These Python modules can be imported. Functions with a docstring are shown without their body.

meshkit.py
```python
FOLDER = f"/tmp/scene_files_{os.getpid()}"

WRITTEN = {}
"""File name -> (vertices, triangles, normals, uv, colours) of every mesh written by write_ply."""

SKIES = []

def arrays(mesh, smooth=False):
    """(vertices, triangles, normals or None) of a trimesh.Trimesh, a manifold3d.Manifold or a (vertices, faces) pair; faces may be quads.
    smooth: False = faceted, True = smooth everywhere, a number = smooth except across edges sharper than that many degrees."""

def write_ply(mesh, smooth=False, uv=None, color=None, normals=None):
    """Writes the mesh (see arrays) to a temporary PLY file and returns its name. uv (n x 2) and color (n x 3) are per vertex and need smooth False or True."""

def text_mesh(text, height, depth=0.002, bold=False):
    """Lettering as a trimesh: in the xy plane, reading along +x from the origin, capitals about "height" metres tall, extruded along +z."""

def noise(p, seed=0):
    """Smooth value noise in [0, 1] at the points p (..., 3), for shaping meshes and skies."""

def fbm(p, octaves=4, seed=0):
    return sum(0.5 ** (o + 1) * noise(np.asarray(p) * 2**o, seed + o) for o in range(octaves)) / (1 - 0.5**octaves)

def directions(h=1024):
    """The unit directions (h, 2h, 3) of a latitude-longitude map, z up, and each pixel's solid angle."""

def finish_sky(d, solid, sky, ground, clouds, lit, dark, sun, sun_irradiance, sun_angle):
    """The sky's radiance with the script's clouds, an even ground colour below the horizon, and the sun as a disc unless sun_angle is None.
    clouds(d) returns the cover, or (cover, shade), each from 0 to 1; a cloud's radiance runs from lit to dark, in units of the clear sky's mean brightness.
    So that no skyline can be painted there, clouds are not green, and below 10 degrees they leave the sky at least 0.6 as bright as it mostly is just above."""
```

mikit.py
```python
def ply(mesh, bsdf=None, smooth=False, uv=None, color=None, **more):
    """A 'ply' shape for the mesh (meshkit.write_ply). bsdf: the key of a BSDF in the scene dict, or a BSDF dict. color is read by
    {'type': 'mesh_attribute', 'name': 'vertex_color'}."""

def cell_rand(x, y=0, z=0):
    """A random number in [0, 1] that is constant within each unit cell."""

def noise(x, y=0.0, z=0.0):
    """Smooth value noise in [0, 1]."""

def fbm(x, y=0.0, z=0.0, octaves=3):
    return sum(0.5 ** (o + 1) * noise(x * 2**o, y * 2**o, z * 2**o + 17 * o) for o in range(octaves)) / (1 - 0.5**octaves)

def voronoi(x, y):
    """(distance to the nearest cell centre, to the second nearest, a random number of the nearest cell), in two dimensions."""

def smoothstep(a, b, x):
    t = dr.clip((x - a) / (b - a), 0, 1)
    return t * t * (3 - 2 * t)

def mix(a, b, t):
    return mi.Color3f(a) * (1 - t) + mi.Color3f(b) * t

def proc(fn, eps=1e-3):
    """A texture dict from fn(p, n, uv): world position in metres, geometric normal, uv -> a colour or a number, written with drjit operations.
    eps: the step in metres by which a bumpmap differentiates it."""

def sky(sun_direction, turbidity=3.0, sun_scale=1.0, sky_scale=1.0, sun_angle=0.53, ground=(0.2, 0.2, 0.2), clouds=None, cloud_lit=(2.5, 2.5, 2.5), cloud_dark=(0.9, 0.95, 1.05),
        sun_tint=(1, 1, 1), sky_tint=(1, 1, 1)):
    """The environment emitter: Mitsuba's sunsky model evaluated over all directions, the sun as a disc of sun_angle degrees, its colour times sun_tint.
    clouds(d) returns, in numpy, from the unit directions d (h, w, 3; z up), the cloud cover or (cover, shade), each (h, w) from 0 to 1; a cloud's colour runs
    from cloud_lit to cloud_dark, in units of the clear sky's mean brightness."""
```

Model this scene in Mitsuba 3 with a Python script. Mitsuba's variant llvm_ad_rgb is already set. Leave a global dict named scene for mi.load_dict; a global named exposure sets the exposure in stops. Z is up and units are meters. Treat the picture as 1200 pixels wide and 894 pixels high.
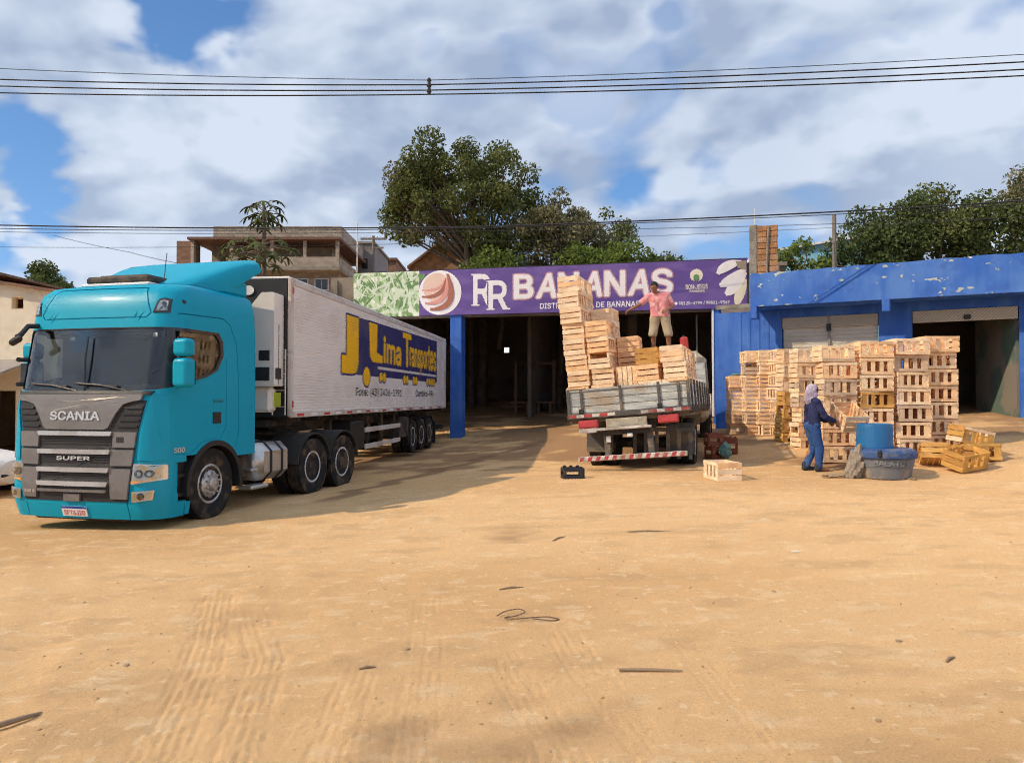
import math, random, numpy as np, trimesh, mitsuba as mi, drjit as dr, mikit, meshkit
from manifold3d import Manifold
from shapely.geometry import Polygon, Point, LineString, box as sbox
from shapely.ops import unary_union
from shapely import affinity
from scipy.interpolate import RBFInterpolator
from mikit import ply, proc, noise, fbm, voronoi, cell_rand, smoothstep


def mix(a, b, t):
    a, b = (mi.Color3f([float(x) for x in c]) if isinstance(c, (tuple, np.ndarray)) else c for c in (a, b))
    return a * (1 - t) + b * t


# ---------------------------------------------------------------- camera, light, exposure
PITCH = math.radians(1.273)
exposure = 1.25
scene = {'type': 'scene'}
labels = {}
TF = mi.ScalarTransform4f
scene['camera'] = {'type': 'perspective', 'fov': 67.38, 'fov_axis': 'x', 'near_clip': 0.1, 'far_clip': 3000.0,
                   'to_world': TF().look_at(origin=[0, 0, 1.8], target=[0, math.cos(PITCH), 1.8 + math.sin(PITCH)], up=[0, 0, 1])}


def pxdir(x, y):
    v = np.array([(x - 600) / 900, 1.0, (467 - y) / 900])
    return v / np.linalg.norm(v)


def clouds(d):
    q = d[..., :2] / (np.maximum(d[..., 2:], 0) + 0.32)
    p = np.concatenate([q * 1.5, q[..., :1] * 0], -1)
    wx = meshkit.fbm(p * 2.3 + [5.5, 2.2, 7.1], 4, 51) - .5
    wy = meshkit.fbm(p * 2.3 + [9.4, 6.6, 1.8], 4, 57) - .5
    c45 = np.stack([p[..., 0] * .8 - p[..., 1] * .6 + .16 * wx, p[..., 0] * .6 + p[..., 1] * .8 + .16 * wy, p[..., 2]], -1)
    p = c45
    n = meshkit.fbm(p * [1.2, 1.9, 1] + [3.1, 1.7, .3], 6, 5)
    w = meshkit.fbm(p * 3.2 + [8.1, 4.4, 2.3], 5, 11)
    e = meshkit.fbm(p * 9 + [1.1, 7.7, 3.1], 4, 41)
    cover = np.clip((n + .40 * (w - .5) + .16 * (e - .5) - 0.265) / 0.12, 0, 1)
    for x, y, r, a in ((205, 0, .09, 1.9), (45, 195, .06, 1.3), (745, 212, .045, 1.0), (820, 200, .04, .8), (640, 225, .04, .6), (690, 90, .12, -.5), (1000, 100, .2, -.4), (20, 278, .06, 1.2), (15, 110, .05, .8),
                       (950, 212, .045, .45), (90, 100, .13, -.9), (250, 170, .14, -.8), (330, 60, .12, -.6), (150, 250, .09, -.5), (600, 100, .2, -.4), (20, 30, .07, -.6), (930, 290, .05, .4), (1080, 5, .06, .35), (420, 170, .05, .3), (500, 205, .04, .2)):
        ang = np.arccos(np.clip(d @ pxdir(x, y), -1, 1))
        cover = cover - a * np.exp(-(ang / r) ** 2) * (np.clip(1 + 5 * (w - .5) + 3.5 * (e - .5), .05, 2.2) if a > 0 else .55 + .9 * w)
    cover = np.clip(cover, 0, 1)
    shade = np.clip(0.5 + 2.6 * (meshkit.fbm(p * [1.5, 3.0, 1] + [1.7, 6.2, 4.0], 7, 23) - 0.5) + 2.7 * (w - .5) + 1.5 * (e - .5), 0, 1)
    for x, y, r, a in ((1160, 150, .13, -.5), (470, 150, .10, .25), (900, 130, .16, .25), (650, 60, .15, .2), (250, 250, .2, -.2), (560, 30, .1, -.15)):
        ang = np.arccos(np.clip(d @ pxdir(x, y), -1, 1))
        shade = shade + a * np.exp(-(ang / r) ** 2)
    return cover * 0.96, np.clip(shade, 0, 1)


scene['sky'] = mikit.sky((-1.16, -0.50, 1.0), turbidity=3, clouds=clouds, cloud_lit=(2.1, 2.34, 2.72), cloud_dark=(1.10, 1.37, 1.86), sky_tint=(1.15, 1.55, 2.0), ground=(.3, .22, .13))

# ---------------------------------------------------------------- materials


def rgb(c):
    return {'type': 'rgb', 'value': list(c)} if not callable(c) else proc(c)


def mat(name, c, rough=.6, metal=0., bump=None, **kw):
    b = {'type': 'principled', 'base_color': rgb(c), 'roughness': rough if not callable(rough) else proc(rough), 'metallic': metal, **kw}
    if bump:
        b = {'type': 'bumpmap', 'arbitrary': proc(bump[0], bump[2] if len(bump) > 2 else 2e-3), 'scale': bump[1], 'bsdf': b}
    scene[name] = {'type': 'twosided', 'bsdf': b}
    return name


def leafmat(name, c, t=.5):
    scene[name] = {'type': 'principledthin', 'base_color': rgb(c), 'roughness': .55, 'diff_trans': t, 'spec_trans': 0.0, 'eta': 1.35}
    return name


def ground_color(p, n, uv):
    a = fbm(p.x * .22 + 9, p.y * .3, 0, 4)
    b = fbm(p.x * 1.9, p.y * 3.4 + 5, 2, 4)
    c = noise(p.x * 55, p.y * 55, 1)
    e = noise(p.x * 17 + 3, p.y * 23, 4)
    col = mix((.455, .275, .128), (.54, .348, .176), smoothstep(.3, .7, a))
    col = mix(col, (.39, .25, .130), smoothstep(.52, .75, b) * .5)
    col = mix(col, (.58, .43, .265), smoothstep(.56, .8, fbm(p.x * 4.5 + 3, p.y * 8, 7, 3)) * .45)
    col = mix(col, (.30, .19, .10), smoothstep(.86, .95, c) * .35)
    col = mix(col, (.64, .50, .33), smoothstep(.84, .93, e) * .4)
    k = noise(p.x * 170, p.y * 170, 6)
    col = col * (.88 + .24 * k)
    # damp and trodden soil by the loading bays, with some of the shade there painted in
    damp_shade = smoothstep(.40, .62, fbm(p.x * .8, p.y * .8, 3, 4) + .20 * smoothstep(17, 20, p.y) * smoothstep(-1, 1, p.x) - .35 * (1 - smoothstep(14.6, 17.0, p.y + .25 * p.x)))
    col = mix(col, (.21, .122, .066), damp_shade * .8)
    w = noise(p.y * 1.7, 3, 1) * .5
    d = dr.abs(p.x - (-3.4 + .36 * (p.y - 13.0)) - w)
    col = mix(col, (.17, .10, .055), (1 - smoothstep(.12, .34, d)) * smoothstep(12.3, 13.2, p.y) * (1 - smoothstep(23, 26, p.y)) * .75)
    return col


def ground_bump(p, n, uv):
    return fbm(p.x * 9, p.y * 9, 0, 3) * .6 + noise(p.x * 45, p.y * 45, 3) * .25 + noise(p.x * 110, p.y * 110, 5) * .15


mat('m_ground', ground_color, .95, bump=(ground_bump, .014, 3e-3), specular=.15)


def wood(c, k):
    c = np.array(c)

    def f(p, n, uv):
        g = noise(p.x * 38 + k, p.y * 38, p.z * 38)
        h = fbm(p.x * 5 + k * 7, p.y * 5, p.z * 9, 3)
        col = mix(c * .80, np.minimum(c * 1.08, .95), smoothstep(.25, .75, h))
        return mix(col, c * .5, smoothstep(.76, .92, g) * .3)
    return f


WOODS = [mat('m_wood_%d' % i, wood(c, i), .8, specular=.25) for i, c in enumerate([(.88, .60, .36), (.90, .65, .43), (.87, .55, .30), (.92, .70, .48), (.78, .52, .30)])]
PALE = [mat('m_pale_%d' % i, wood(c, i + 20), .8, specular=.25) for i, c in enumerate([(.90, .635, .39), (.92, .67, .43), (.86, .57, .33), (.62, .46, .33)])]
OCHRE = [mat('m_ochre_%d' % i, wood(c, i + 9), .75, specular=.3) for i, c in enumerate([(.68, .39, .11), (.58, .31, .09)])]
mat('m_wood_red', (.42, .12, .06), .7)
mat('m_wood_black', (.025, .025, .032), .6)


def dirty(base, dirt, zlo, sc=2.2, amt=.55, thr=.5):
    """base colour with blotches of dirt (matter with an outline) of scale sc"""
    def f(p, n, uv):
        h = fbm(p.x * sc, p.y * sc, p.z * sc, 4)
        g = noise(p.x * sc * 9, p.y * sc * 9, p.z * sc * 9)
        return mix(base, dirt, smoothstep(thr, thr + .16, h + .12 * (g - .5)) * amt)
    return f


mat('m_teal', dirty((.0, .33, .50), (.005, .31, .45), 0, 1.3, .25, .55), .40, clearcoat=.40, clearcoat_gloss=.92, specular=.18)
mat('m_teal_dark', (.0, .20, .26), .35, clearcoat=.6, clearcoat_gloss=.9)
mat('m_grey_trim', dirty((.19, .18, .18), (.13, .12, .118), 0, 4, .4), .42, .25, clearcoat=.4)
mat('m_silver', dirty((.62, .61, .60), (.40, .35, .30), 0, 3, .5), .34, .75)
mat('m_rimalloy', dirty((.55, .54, .53), (.22, .19, .16), 0, 7, .7, .46), .4, .6)
mat('m_rimpaint', dirty((.62, .61, .60), (.28, .22, .16), 0, 6, .7, .48), .5)
mat('m_black', (.018, .018, .02), .5)
mat('m_blackgloss', (.012, .012, .015), .12, clearcoat=1.0)
mat('m_blackmesh', (.02, .02, .022), .55)
mat('m_chassis', dirty((.03, .028, .027), (.13, .09, .055), 0, 3, .6), .75)


def rubber_color(p, n, uv):
    h = fbm(p.x * 6, p.y * 6, p.z * 6, 3)
    return mix((.022, .021, .022), (.15, .105, .065), smoothstep(.42, .72, h) * .6)


mat('m_rubber', rubber_color, .85, specular=.25)
mat('m_mudflap', dirty((.10, .095, .09), (.28, .21, .13), 0, 3, .6), .85)
scene['m_lens_clear'] = {'type': 'thindielectric', 'int_ior': 1.5, 'specular_transmittance': rgb((.9, .9, .88))}
mat('m_chrome', (.72, .70, .66), .16, .9)
mat('m_lens_amber', (.80, .36, .06), .2, clearcoat=.8)
mat('m_lens_red', (.50, .05, .06), .2, clearcoat=.8)
mat('m_white', (.78, .77, .75), .45)
mat('m_plate', (.75, .75, .76), .4)
mat('m_plateblue', (.02, .06, .35), .4)
mat('m_platered', (.55, .16, .14), .5)
mat('m_letter_silver', (.70, .70, .70), .3, .6)
scene['m_glass'] = {'type': 'thindielectric', 'int_ior': 1.55, 'specular_transmittance': rgb((.34, .39, .40))}
mat('m_darkglass', (.012, .014, .016), .06, specular=.6, clearcoat=1.0)
mat('m_interior', (.055, .052, .05), .8)
mat('m_trailer', dirty((.80, .76, .73), (.66, .60, .55), 0, 1.5, .45, .5), .5, specular=.35)
mat('m_trailer_rail', dirty((.60, .55, .50), (.38, .30, .25), 0, 2, .6), .5)
mat('m_reefer', (.74, .70, .66), .4, clearcoat=.3)
mat('m_print_navy', dirty((.035, .035, .16), (.10, .09, .17), 0, 2, .5), .6)
mat('m_print_yellow', dirty((.86, .54, .008), (.70, .46, .05), 0, 2, .5), .6)
mat('m_print_black', (.03, .03, .035), .6)
mat('m_print_white', (.70, .66, .62), .6)
mat('m_sticker', (.45, .50, .04), .6)


def leaves_print(p, n, uv):
    s = p.x * .9766 - p.y * .215
    a = noise(s * 3.1 + 2 * noise(p.z * 2, s, 1), p.z * 7.0, 1)
    b = fbm(s * 9 + p.z * 6, p.z * 4 - s * 5, 3, 3)
    col = mix((.62, .72, .52), (.16, .30, .10), smoothstep(.38, .66, b * .6 + a * .45))
    return mix(col, (.80, .84, .74), smoothstep(.60, .72, noise(s * 5, p.z * 5, 9)) * .8)


def purple(p, n, uv):
    h = fbm(p.x * 1.6, p.y * 1.6, p.z * 3.5, 4)
    return mix((.115, .066, .28), (.16, .10, .335), smoothstep(.38, .7, h))


mat('m_purple', purple, .5, specular=.4)
mat('m_leafprint', leaves_print, .5)
mat('m_sign_white', (.80, .77, .80), .5)
mat('m_sign_edge', (.52, .30, .34), .5)
mat('m_sign_peach', (.72, .52, .44), .5)
mat('m_sign_brown', (.36, .13, .09), .5)
mat('m_sign_pink', (.66, .30, .26), .5)
mat('m_sign_cream', (.74, .68, .56), .5)
mat('m_sign_tan', (.30, .25, .20), .6)


def blue_paint(base, pale, peel):
    def f(p, n, uv):
        h = fbm(p.x * 1.3, p.y * 1.3, p.z * 1.1, 4)
        s = fbm(p.x * 5, p.y * 5, p.z * .7, 3)
        col = mix(base, pale, smoothstep(.35, .7, h * .6 + s * .4))
        d = fbm(p.x * 3.3 + 4, p.y * 3.3, p.z * 3.3, 4)
        col = mix(col, (.03, .10, .42), smoothstep(.60, .68, d) * .4)
        if peel:
            w = fbm(p.x * 2.1, p.y * 2.1, p.z * 5.5 + 2, 4)
            w = fbm(p.x * 5.5, p.y * 5.5, p.z * 7 + 2, 4)
            edge = smoothstep(5.22, 5.36, p.z) * .20 + (1 - smoothstep(4.42, 4.52, p.z)) * .12
            k = smoothstep(.71, .725, w + edge * smoothstep(.42, .62, noise(p.x * .8, p.y * .8, 4)))
            col = mix(col, mix((.62, .66, .62), (.30, .36, .24), noise(p.x * 6, p.y * 6, p.z * 6)), k * .9)
        return col
    return f


mat('m_blue', blue_paint((.018, .11, .49), (.06, .18, .55), False), .6)
mat('m_fascia', blue_paint((.022, .12, .50), (.075, .20, .56), True), .65)
mat('m_shutter', dirty((.60, .56, .48), (.42, .38, .30), 0, 1.2, .5), .5)
mat('m_shutter_rib', (.42, .38, .29), .6)
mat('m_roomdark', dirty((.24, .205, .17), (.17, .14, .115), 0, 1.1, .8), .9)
mat('m_roomgreen', dirty((.10, .15, .12), (.22, .19, .155), 0, .9, .9, .40), .9)
mat('m_counter', (.22, .13, .085), .85)
mat('m_tin', dirty((.30, .27, .24), (.2, .15, .11), 0, 1.5, .5), .7)


def brick_color(c, m):
    def f(p, n, uv):
        h = noise(p.x * 4, p.y * 4, p.z * 5)
        g = fbm(p.x * 30, p.y * 30, p.z * 30, 2)
        col = mix(c, np.array(c) * .65, smoothstep(.3, .8, h * .65 + g * .35))
        return mix(col, m, smoothstep(.62, .75, fbm(p.x * 3, p.y * 3, p.z * 3, 3)) * .5)
    return f


mat('m_brick', brick_color((.44, .22, .10), (.34, .26, .18)), .9)
mat('m_brick_pale', brick_color((.46, .27, .16), (.40, .32, .24)), .9)
mat('m_concrete', brick_color((.30, .27, .23), (.20, .17, .14)), .9)
mat('m_plaster', brick_color((.38, .33, .27), (.29, .25, .20)), .9)
mat('m_cream', dirty((.80, .71, .55), (.66, .56, .42), 0, .9, .5), .85)
mat('m_skyblue', dirty((.26, .55, .70), (.38, .58, .66), 0, 1, .5), .8)
mat('m_tileroof', brick_color((.26, .15, .10), (.18, .13, .10)), .9)
mat('m_roofedge', (.15, .085, .065), .8)
mat('m_grey_wall', (.22, .21, .21), .9)
mat('m_wire', (.03, .03, .035), .7)
mat('m_polewood', (.20, .18, .16), .9)
mat('m_bark', brick_color((.16, .125, .09), (.24, .21, .17)), .95)
mat('m_white_car', (.74, .74, .74), .25, clearcoat=1.0)


def leafcol(a, b):
    def f(p, n, uv):
        return mix(a, b, fbm(p.x * 1.1, p.y * 1.1, p.z * 1.1, 2) * .6 + .4 * cell_rand(p.x * 6, p.y * 6, p.z * 6))
    return f


leafmat('m_leaf_dark', leafcol((.07, .10, .038), (.21, .23, .085)))
leafmat('m_leaf_olive', leafcol((.13, .135, .07), (.29, .27, .15)))
leafmat('m_leaf_bright', leafcol((.07, .12, .03), (.22, .27, .07)))
leafmat('m_leaf_deep', leafcol((.05, .085, .035), (.16, .19, .07)))
leafmat('m_leaf_papaya', leafcol((.07, .10, .04), (.16, .18, .08)))
mat('m_plastic_blue', dirty((.016, .14, .36), (.07, .17, .31), 0, 5, .5), .45)
mat('m_lid_blue', dirty((.03, .075, .21), (.15, .155, .18), 0, 6, .7, .46), .55)
mat('m_tank', dirty((.17, .18, .20), (.36, .28, .18), 0, 4, .7), .75)
mat('m_tankprint', (.22, .23, .25), .8)
mat('m_cloth_grey', (.30, .25, .20), .95)
mat('m_tarp', (.12, .25, .22), .6)


def planks_color(p, n, uv):
    h = fbm(p.x * 3, p.y * 3, p.z * 14, 4)
    g = fbm(p.x * 1.2 + 3, p.y * 1.2, p.z * 2, 3)
    col = mix((.33, .36, .37), (.56, .58, .56), smoothstep(.3, .7, h))
    return mix(col, (.34, .25, .16), smoothstep(.50, .66, g) * .75)


mat('m_bedwood', planks_color, .85)
mat('m_bedfloor', (.16, .12, .08), .9)
mat('m_sacks', dirty((.45, .38, .28), (.25, .19, .12), 0, 8, .7), .95)
mat('m_red', (.45, .05, .05), .5)
mat('m_truck_cream', dirty((.52, .47, .36), (.32, .26, .18), 0, 4, .6), .7)
mat('m_skin', (.28, .135, .075), .55)
mat('m_hair', (.012, .010, .009), .6)


def shirt_pink(p, n, uv):
    s = smoothstep(.55, .6, noise(p.x * 14, p.y * 14, p.z * 10))
    return mix((.70, .27, .29), (.74, .42, .42), s)


mat('m_shirt_pink', shirt_pink, .9)
mat('m_shirt_white', (.72, .66, .64), .9)
mat('m_khaki', dirty((.42, .36, .25), (.30, .24, .15), 0, 6, .6), .95)
mat('m_navy', dirty((.018, .024, .085), (.03, .04, .12), 0, 5, .6), .95)
mat('m_jeans', dirty((.025, .075, .24), (.06, .14, .33), 0, 5, .7), .95)
mat('m_scarf', dirty((.42, .36, .48), (.58, .52, .60), 0, 9, .8), .95)
mat('m_boot', (.03, .035, .06), .7)
mat('m_stone', dirty((.34, .24, .15), (.22, .16, .10), 0, 9, .8), .95)
mat('m_crumb', dirty((.42, .28, .15), (.30, .19, .10), 0, 40, .8), .95)
mat('m_stick', (.27, .19, .125), .9)
mat('m_wire_rust', (.16, .10, .07), .8)
mat('m_paper', (.70, .62, .52), .8)

# ---------------------------------------------------------------- helpers: meshes and keys
I4 = np.eye(4)


def TR(x=0, y=0, z=0, rz=0, rx=0, ry=0):
    """rotation about y, then x, then z (degrees), then the move"""
    m = trimesh.transformations.euler_matrix(0, 0, 0)
    a, b, c = math.radians(rx), math.radians(ry), math.radians(rz)
    Ry = np.array([[math.cos(b), 0, math.sin(b)], [0, 1, 0], [-math.sin(b), 0, math.cos(b)]])
    Rx = np.array([[1, 0, 0], [0, math.cos(a), -math.sin(a)], [0, math.sin(a), math.cos(a)]])
    Rz = np.array([[math.cos(c), -math.sin(c), 0], [math.sin(c), math.cos(c), 0], [0, 0, 1]])
    m[:3, :3] = Rz @ Rx @ Ry
    m[:3, 3] = (x, y, z)
    return m


def cat(*ms):
    ms = [m for a in ms for m in (a if isinstance(a, (list, tuple)) else [a])]
    return trimesh.util.concatenate(ms)


BV = np.array([[x, y, z] for x in (-.5, .5) for y in (-.5, .5) for z in (-.5, .5)])
BF = np.array([[0, 1, 3], [0, 3, 2], [4, 6, 7], [4, 7, 5], [0, 4, 5], [0, 5, 1], [2, 3, 7], [2, 7, 6], [0, 2, 6], [0, 6, 4], [1, 5, 7], [1, 7, 3]])


def bx(c, s, m=None):
    v = BV * s + np.asarray(c, float)
    if m is not None:
        v = v @ m[:3, :3].T + m[:3, 3]
    return trimesh.Trimesh(v, BF, process=False)


def span(x0, x1, y0, y1, z0, z1):
    return bx(((x0 + x1) / 2, (y0 + y1) / 2, (z0 + z1) / 2), (x1 - x0, y1 - y0, z1 - z0))


def tm(man):
    m = man.to_mesh()
    return trimesh.Trimesh(np.array(m.vert_properties[:, :3], float), np.array(m.tri_verts), process=False)


def mf(mesh):
    import manifold3d
    return Manifold(manifold3d.Mesh(np.array(mesh.vertices, np.float32), np.array(mesh.faces, np.uint32)))


def cbox(c, s, b=.02, m=None):
    """box with chamfered edges"""
    h = np.array(s) / 2.0
    b = min(b, h.min() * .95)
    pts = []
    for sx in (-1, 1):
        for sy in (-1, 1):
            for sz in (-1, 1):
                for k in range(3):
                    q = h.copy()
                    q[[j for j in range(3) if j != k]] -= b
                    pts.append(q * (sx, sy, sz))
    t = tm(Manifold.hull_points(np.array(pts)))
    t.vertices += np.asarray(c, float)
    if m is not None:
        t.apply_transform(m)
    return t


def tube(pts, r, n=8):
    p = np.asarray(pts, float)
    r = np.broadcast_to(r, (len(p),))
    t = np.gradient(p, axis=0)
    t /= np.linalg.norm(t, axis=1, keepdims=True) + 1e-12
    up = np.array([0, 0, 1.0]) if abs(t[:, 2]).mean() < .8 else np.array([1.0, 0, 0])
    a = np.cross(t, up)
    a /= np.linalg.norm(a, axis=1, keepdims=True) + 1e-12
    b = np.cross(t, a)
    g = np.arange(n) * 2 * np.pi / n
    v = p[:, None] + r[:, None, None] * (np.cos(g)[None, :, None] * a[:, None] + np.sin(g)[None, :, None] * b[:, None])
    return loft(v)


def loft(rings, cap=True):
    v = np.asarray(rings, float)
    k, n = v.shape[:2]
    i, j = np.meshgrid(np.arange(k - 1), np.arange(n), indexing='ij')
    q = np.stack([i * n + j, i * n + (j + 1) % n, (i + 1) * n + (j + 1) % n, (i + 1) * n + j], -1).reshape(-1, 4)
    f = [q[:, [0, 1, 2]], q[:, [0, 2, 3]]]
    vs = v.reshape(-1, 3)
    if cap:
        vs = np.vstack([vs, v[0].mean(0), v[-1].mean(0)])
        j = np.arange(n)
        f += [np.stack([(j + 1) % n, j, j * 0 + k * n], 1), np.stack([(k - 1) * n + j, (k - 1) * n + (j + 1) % n, j * 0 + k * n + 1], 1)]
    t = trimesh.Trimesh(vs, np.vstack(f), process=False)
    if cap and t.volume < 0:
        t.invert()
    return t


def lathe(prof, n=32, axis='z', c=(0, 0, 0)):
    """prof: (r, h) pairs"""
    g = np.arange(n) * 2 * np.pi / n
    rings = np.array([[(max(r, 1e-4) * math.cos(a), max(r, 1e-4) * math.sin(a), h) for a in g] for r, h in prof])
    if axis == 'x':
        rings = rings[..., [2, 0, 1]]
    if axis == 'y':
        rings = rings[..., [1, 2, 0]]
    return loft(rings + np.asarray(c, float))


def polys(g):
    return [q for q in getattr(g, 'geoms', [g]) if q.geom_type == 'Polygon' and q.area > 1e-7]


def rbox(c, s, r, n=16):
    """box with rounded edges"""
    h = np.array(s) / 2.0 - r
    return tm(Manifold.batch_hull([Manifold.sphere(r, n).translate([float(c[0] + a * h[0]), float(c[1] + b * h[1]), float(c[2] + e * h[2])]) for a in (-1, 1) for b in (-1, 1) for e in (-1, 1)]))


def prism(poly, d, m=None):
    """polygon in the xy plane, extruded along +z by d, then m"""
    t = cat([trimesh.creation.extrude_polygon(q, d, engine='earcut') for q in polys(poly)])
    if m is not None:
        t.apply_transform(m)
    return t


XZ = np.array([[1, 0, 0, 0], [0, 0, -1, 0], [0, 1, 0, 0], [0, 0, 0, 1.0]])   # polygon (x, z), extruded towards -y
YZ = np.array([[0, 0, 1, 0], [1, 0, 0, 0], [0, 1, 0, 0], [0, 0, 0, 1.0]])    # polygon (y, z), extruded towards +x
_TP = {}


def text_poly(s, bold=True):
    if (s, bold) not in _TP:
        t = meshkit.text_mesh(s, 1.0, .01, bold)
        f = t.faces[np.abs(t.vertices[t.faces][:, :, 2]).max(1) < 1e-6]
        _TP[s, bold] = unary_union([Polygon(t.vertices[x][:, :2]).buffer(.002) for x in f]).simplify(.004)
    return _TP[s, bold]


def text_fit(s, x0, x1, y0, y1, bold=True):
    p = text_poly(s, bold)
    a, b, c, d = p.bounds
    return affinity.translate(affinity.scale(affinity.translate(p, -a, -b), (x1 - x0) / (c - a), (y1 - y0) / (d - b), origin=(0, 0)), x0, y0)


def ring_poly(pts):
    return Polygon(pts)


def rect(x0, x1, y0, y1, r=0):
    b = sbox(x0, y0, x1, y1)
    return b if not r else b.buffer(-r).buffer(r, quad_segs=4)


used = {}


def num(k):
    n = used.get(k)
    used[k] = 0 if n is None else n + 1
    return k if n is None else '%s_%03d' % (k, used[k])


class Thing:
    warp = None

    def __init__(s, name, label=None, cat=None, M=None, group=None, kind=None):
        s.key, s.M = num(name), I4 if M is None else np.asarray(M, float)
        labels[s.key] = {k: v for k, v in dict(label=label, category=cat, group=group, kind=kind).items() if v}

    def part(s, name, mesh, m, smooth=False, M=None, label=None, kind=None, under=None):
        k = num((under or s.key) + '__' + name)
        if s.warp and M is None and not isinstance(mesh, dict):
            mesh = s.warp(mesh)
        d = mesh if isinstance(mesh, dict) else ply(mesh, m, smooth)
        d = {**d, 'to_world': TF(s.M if M is None else s.M @ M)}
        if m is not None and isinstance(mesh, dict):
            d['bsdf'] = {'type': 'ref', 'id': m}
        scene[k] = d
        if label or kind:
            labels[k] = {a: b for a, b in dict(label=label, kind=kind).items() if b}
        return k

    def sub(s, name):
        """a part that has only sub-parts"""
        return num(s.key + '__' + name)


def single(name, mesh, m, label, cat, smooth=False, M=None, group=None, kind=None):
    k = num(name)
    scene[k] = {**(mesh if isinstance(mesh, dict) else ply(mesh, m, smooth)), 'to_world': TF(I4 if M is None else np.asarray(M, float))}
    if isinstance(mesh, dict):
        scene[k]['bsdf'] = {'type': 'ref', 'id': m}
    labels[k] = {a: b for a, b in dict(label=label, category=cat, group=group, kind=kind).items() if b}
    return k


ORD = ['topmost', 'second', 'third', 'fourth', 'fifth', 'sixth', 'seventh', 'eighth', 'ninth', 'tenth']

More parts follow.
